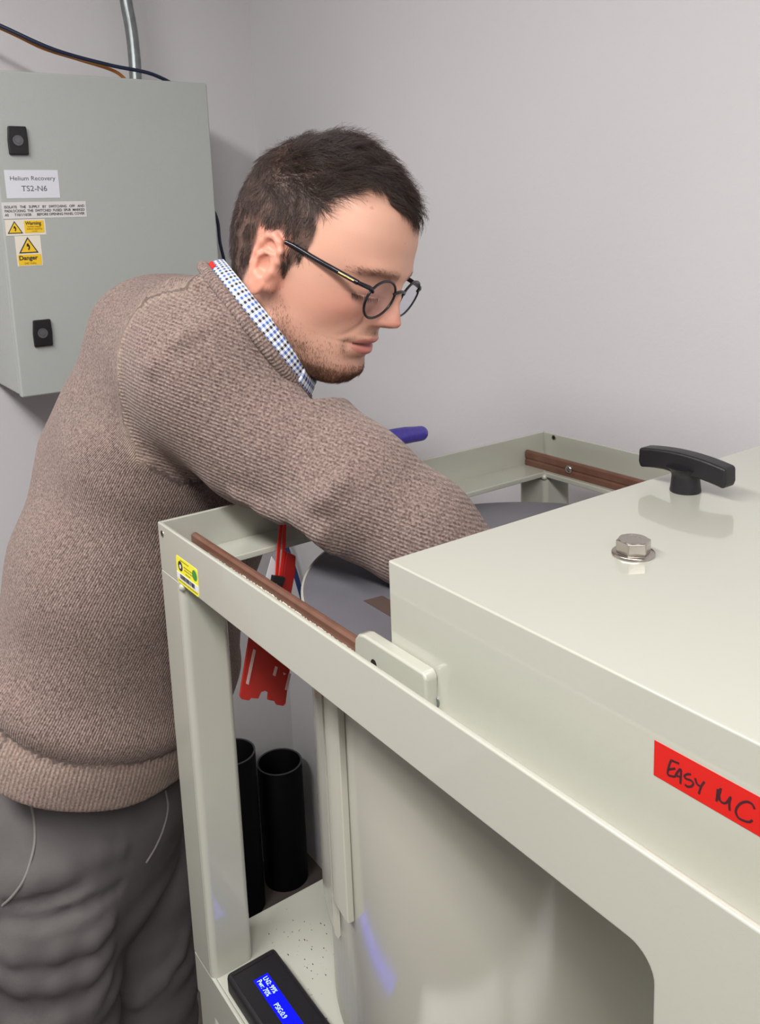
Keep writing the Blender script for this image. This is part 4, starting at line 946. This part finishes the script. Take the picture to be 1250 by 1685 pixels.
TFOLD += tfold([(2, 1556), (32, 1563), (95, 1560), (150, 1543), (172, 1522)], .012, .0085) + tfold([(2, 1600), (40, 1612), (95, 1610), (145, 1592), (168, 1566)], .013, .0095) + tfold([(30, 1690), (95, 1674), (145, 1645), (168, 1612)], .013, .0095) \
    + tfold([(60, 1440), (110, 1425), (160, 1400), (190, 1395)], .012, .0085) + tfold([(225, 1640), (262, 1610), (290, 1570), (300, 1540)], .010, .0075) + tfold([(2, 1494), (63, 1488), (133, 1462)], .005, -.001, -1) + tfold([(2, 1516), (63, 1522), (150, 1490), (196, 1462)], .006, -.001, -1)
PT_, QT_, NT_ = nets(trous_f, (-1.42, -.10, -1.60), (-.80, .60, -.60), .0062)
# stitched seams pressed into the cloth
def onsurf(pix): return [q for q in (march(trous_f, a, b, .8, 1.5) for a, b in pix) if q is not None]
pk = onsurf([(50, 1316), (56, 1350), (57, 1385), (50, 1418), (38, 1450), (20, 1475), (4, 1490)]); pk2 = onsurf([(272, 1300), (276, 1330), (268, 1365), (255, 1395), (240, 1420)])
M_tr = mat('grey_denim', '#5f5b5b', .85, var=.12, vscale=16, bump=.5, bscale=1400, spec=.2)
tr = np_mesh('trousers', PT_, QT_, M_tr, person); tr['label'] = 'faded dark grey jeans'
M_stitch = mat('pocket_edge_cloth', '#7b7674', .85, bump=.3, bscale=1500)
for pq in (pk, pk2):
    if len(pq) > 2: tube('pocket_seam', M_stitch, pq, .0017, tr, sm=6)
def shoe(a, parent, name='shoe'):
    f = np.array([.72, .69, 0]); f /= np.linalg.norm(f); s = np.array([-f[1], f[0], 0])
    B_ = np.stack([f, s, [0, 0, 1]]); o = np.array([a[0], a[1], -H])
    def sf(p):
        q = (p - o) @ B_.T
        d = smin(ell(q, (.135, 0, .045), (.085, .046, .040)), ell(q, (.0, 0, .055), (.060, .038, .055)), .05); d = smin(d, cone(q, (-.01, 0, .05), (-.005, 0, .105), .042, .046), .03)
        d = smax(d, .014 - q[:, 2], .004)
        sole = np.maximum(np.abs(q[:, 2] - .010) - .0095, smin(ell(q * np.array([1, 1, 0]) + np.array([0, 0, 0]), (.130, 0, 0), (.098, .052, 1)), ell(q * np.array([1, 1, 0]), (-.005, 0, 0), (.068, .042, 1)), .05))
        return np.minimum(d, sole)
    P_, Q_, _ = nets(sf, o + np.array([-.20, -.20, -.01]), o + np.array([.26, .26, .17]), .006, 2)
    return np_mesh(name, P_, Q_, mat('dark_leather', '#2b2421', .4), parent)
shoe(AR, person); shoe(AL, person)

# ---------------------------------------------------------------- gloved hands: palm, four fingers, thumb
M_glove = mat('purple_nitrile', '#4a3f9e', .35, bump=.6, bscale=260, spec=.5)
def hand(wrist, fwd, palm_n, side, curl, name, spread=.10, thumb_dir=None, parent=None, label=None):
    """fwd: wrist to knuckles, palm_n: out of the palm, side: towards the thumb"""
    f = np.array(fwd, float); f /= np.linalg.norm(f); n_ = np.array(palm_n, float); n_ -= f * (n_ @ f); n_ /= np.linalg.norm(n_); s = np.cross(n_, f); s *= np.sign(s @ np.array(side, float)) or 1
    wr = np.array(wrist, float); segs = []
    k0 = wr + f * .088
    Ls = [(.045, .026, .021), (.050, .030, .022), (.046, .028, .021), (.036, .021, .019)]; offs = [.029, .010, -.010, -.028]; rr = [.0116, .0104, .0098, .0088]
    for L_, o_, r_, cu in zip(Ls, offs, rr, curl):
        p_ = k0 + s * o_ - f * abs(o_) * .18; ang = 0; dr = f + s * o_ * spread * 20; dr /= np.linalg.norm(dr)
        for j, l_ in enumerate(L_):
            ang += cu[j]; v = dr * math.cos(ang) + n_ * math.sin(ang); q = p_ + v * l_; segs.append((p_, q, r_ * (1 - .06 * j), r_ * (.94 - .08 * j))); p_ = q
    tb = wr + f * .028 + s * .028 + n_ * .006; td = np.array(thumb_dir, float) if thumb_dir is not None else f * .65 + s * .75 + n_ * .25; td /= np.linalg.norm(td)
    t1 = tb + td * .040; t2 = t1 + (td + f * .25) / np.linalg.norm(td + f * .25) * .031; t3 = t2 + (td + f * .45) / np.linalg.norm(td + f * .45) * .022
    th_ = [(tb, t1, .015, .0125), (t1, t2, .0120, .0110), (t2, t3, .0110, .0092)]
    Bm = np.stack([f, s, n_])
    def hf(p):
        q = (p - wr) @ Bm.T
        d = ell(q, (.050, 0, 0), (.054, .042, .0155)); d = smin(d, cone(p, wr - f * .04, wr + f * .02, .030, .027), .02)
        for a, b_, r1, r2 in th_: d = smin(d, cone(p, a, b_, r1, r2), .010)
        fs = None
        for a, b_, r1, r2 in segs:
            t = cone(p, a, b_, r1, r2); fs = t if fs is None else np.minimum(fs, t)
        return smin(d, fs, .006) + .0007 * vnoise(p, 240, 3)
    A_ = np.array([q for sg in segs + th_ for q in sg[:2]] + [wr - f * .05]); P_, Q_, _ = nets(hf, A_.min(0) - .035, A_.max(0) + .035, .0024, 2)
    o = np_mesh(name, P_, Q_, M_glove, parent); 
    if label: o['label'] = label
    return o
# right hand rests on the disc lid, fingers bent
hand(WR + (WR - FA) / np.linalg.norm(WR - FA) * .025 + np.array([0, 0, .004]), (.40, .62, -.10), (0, 0, -1), (-.6, .5, 0), [(.25, .45, .3)] * 4, 'glove', parent=person)
# left hand grips the end rail; its index finger points past the arm
tipL = D(690, 712, .985)
hand(np.array([-.866, .461, -.266]) , (.10, 1.0, .02), (0.2, -.1, -1), (.75, -.55, 0.1), [(-.05, .05, .05), (.5, .7, .5), (.6, .8, .5), (.6, .8, .5)], 'glove', parent=person, label='purple nitrile glove with a finger showing past the right arm')

# ---------------------------------------------------------------- lift everything so that the floor is at zero
bpy.context.view_layer.update()
for o in list(bpy.context.scene.objects):
    if o.parent is None: o.location.z += H
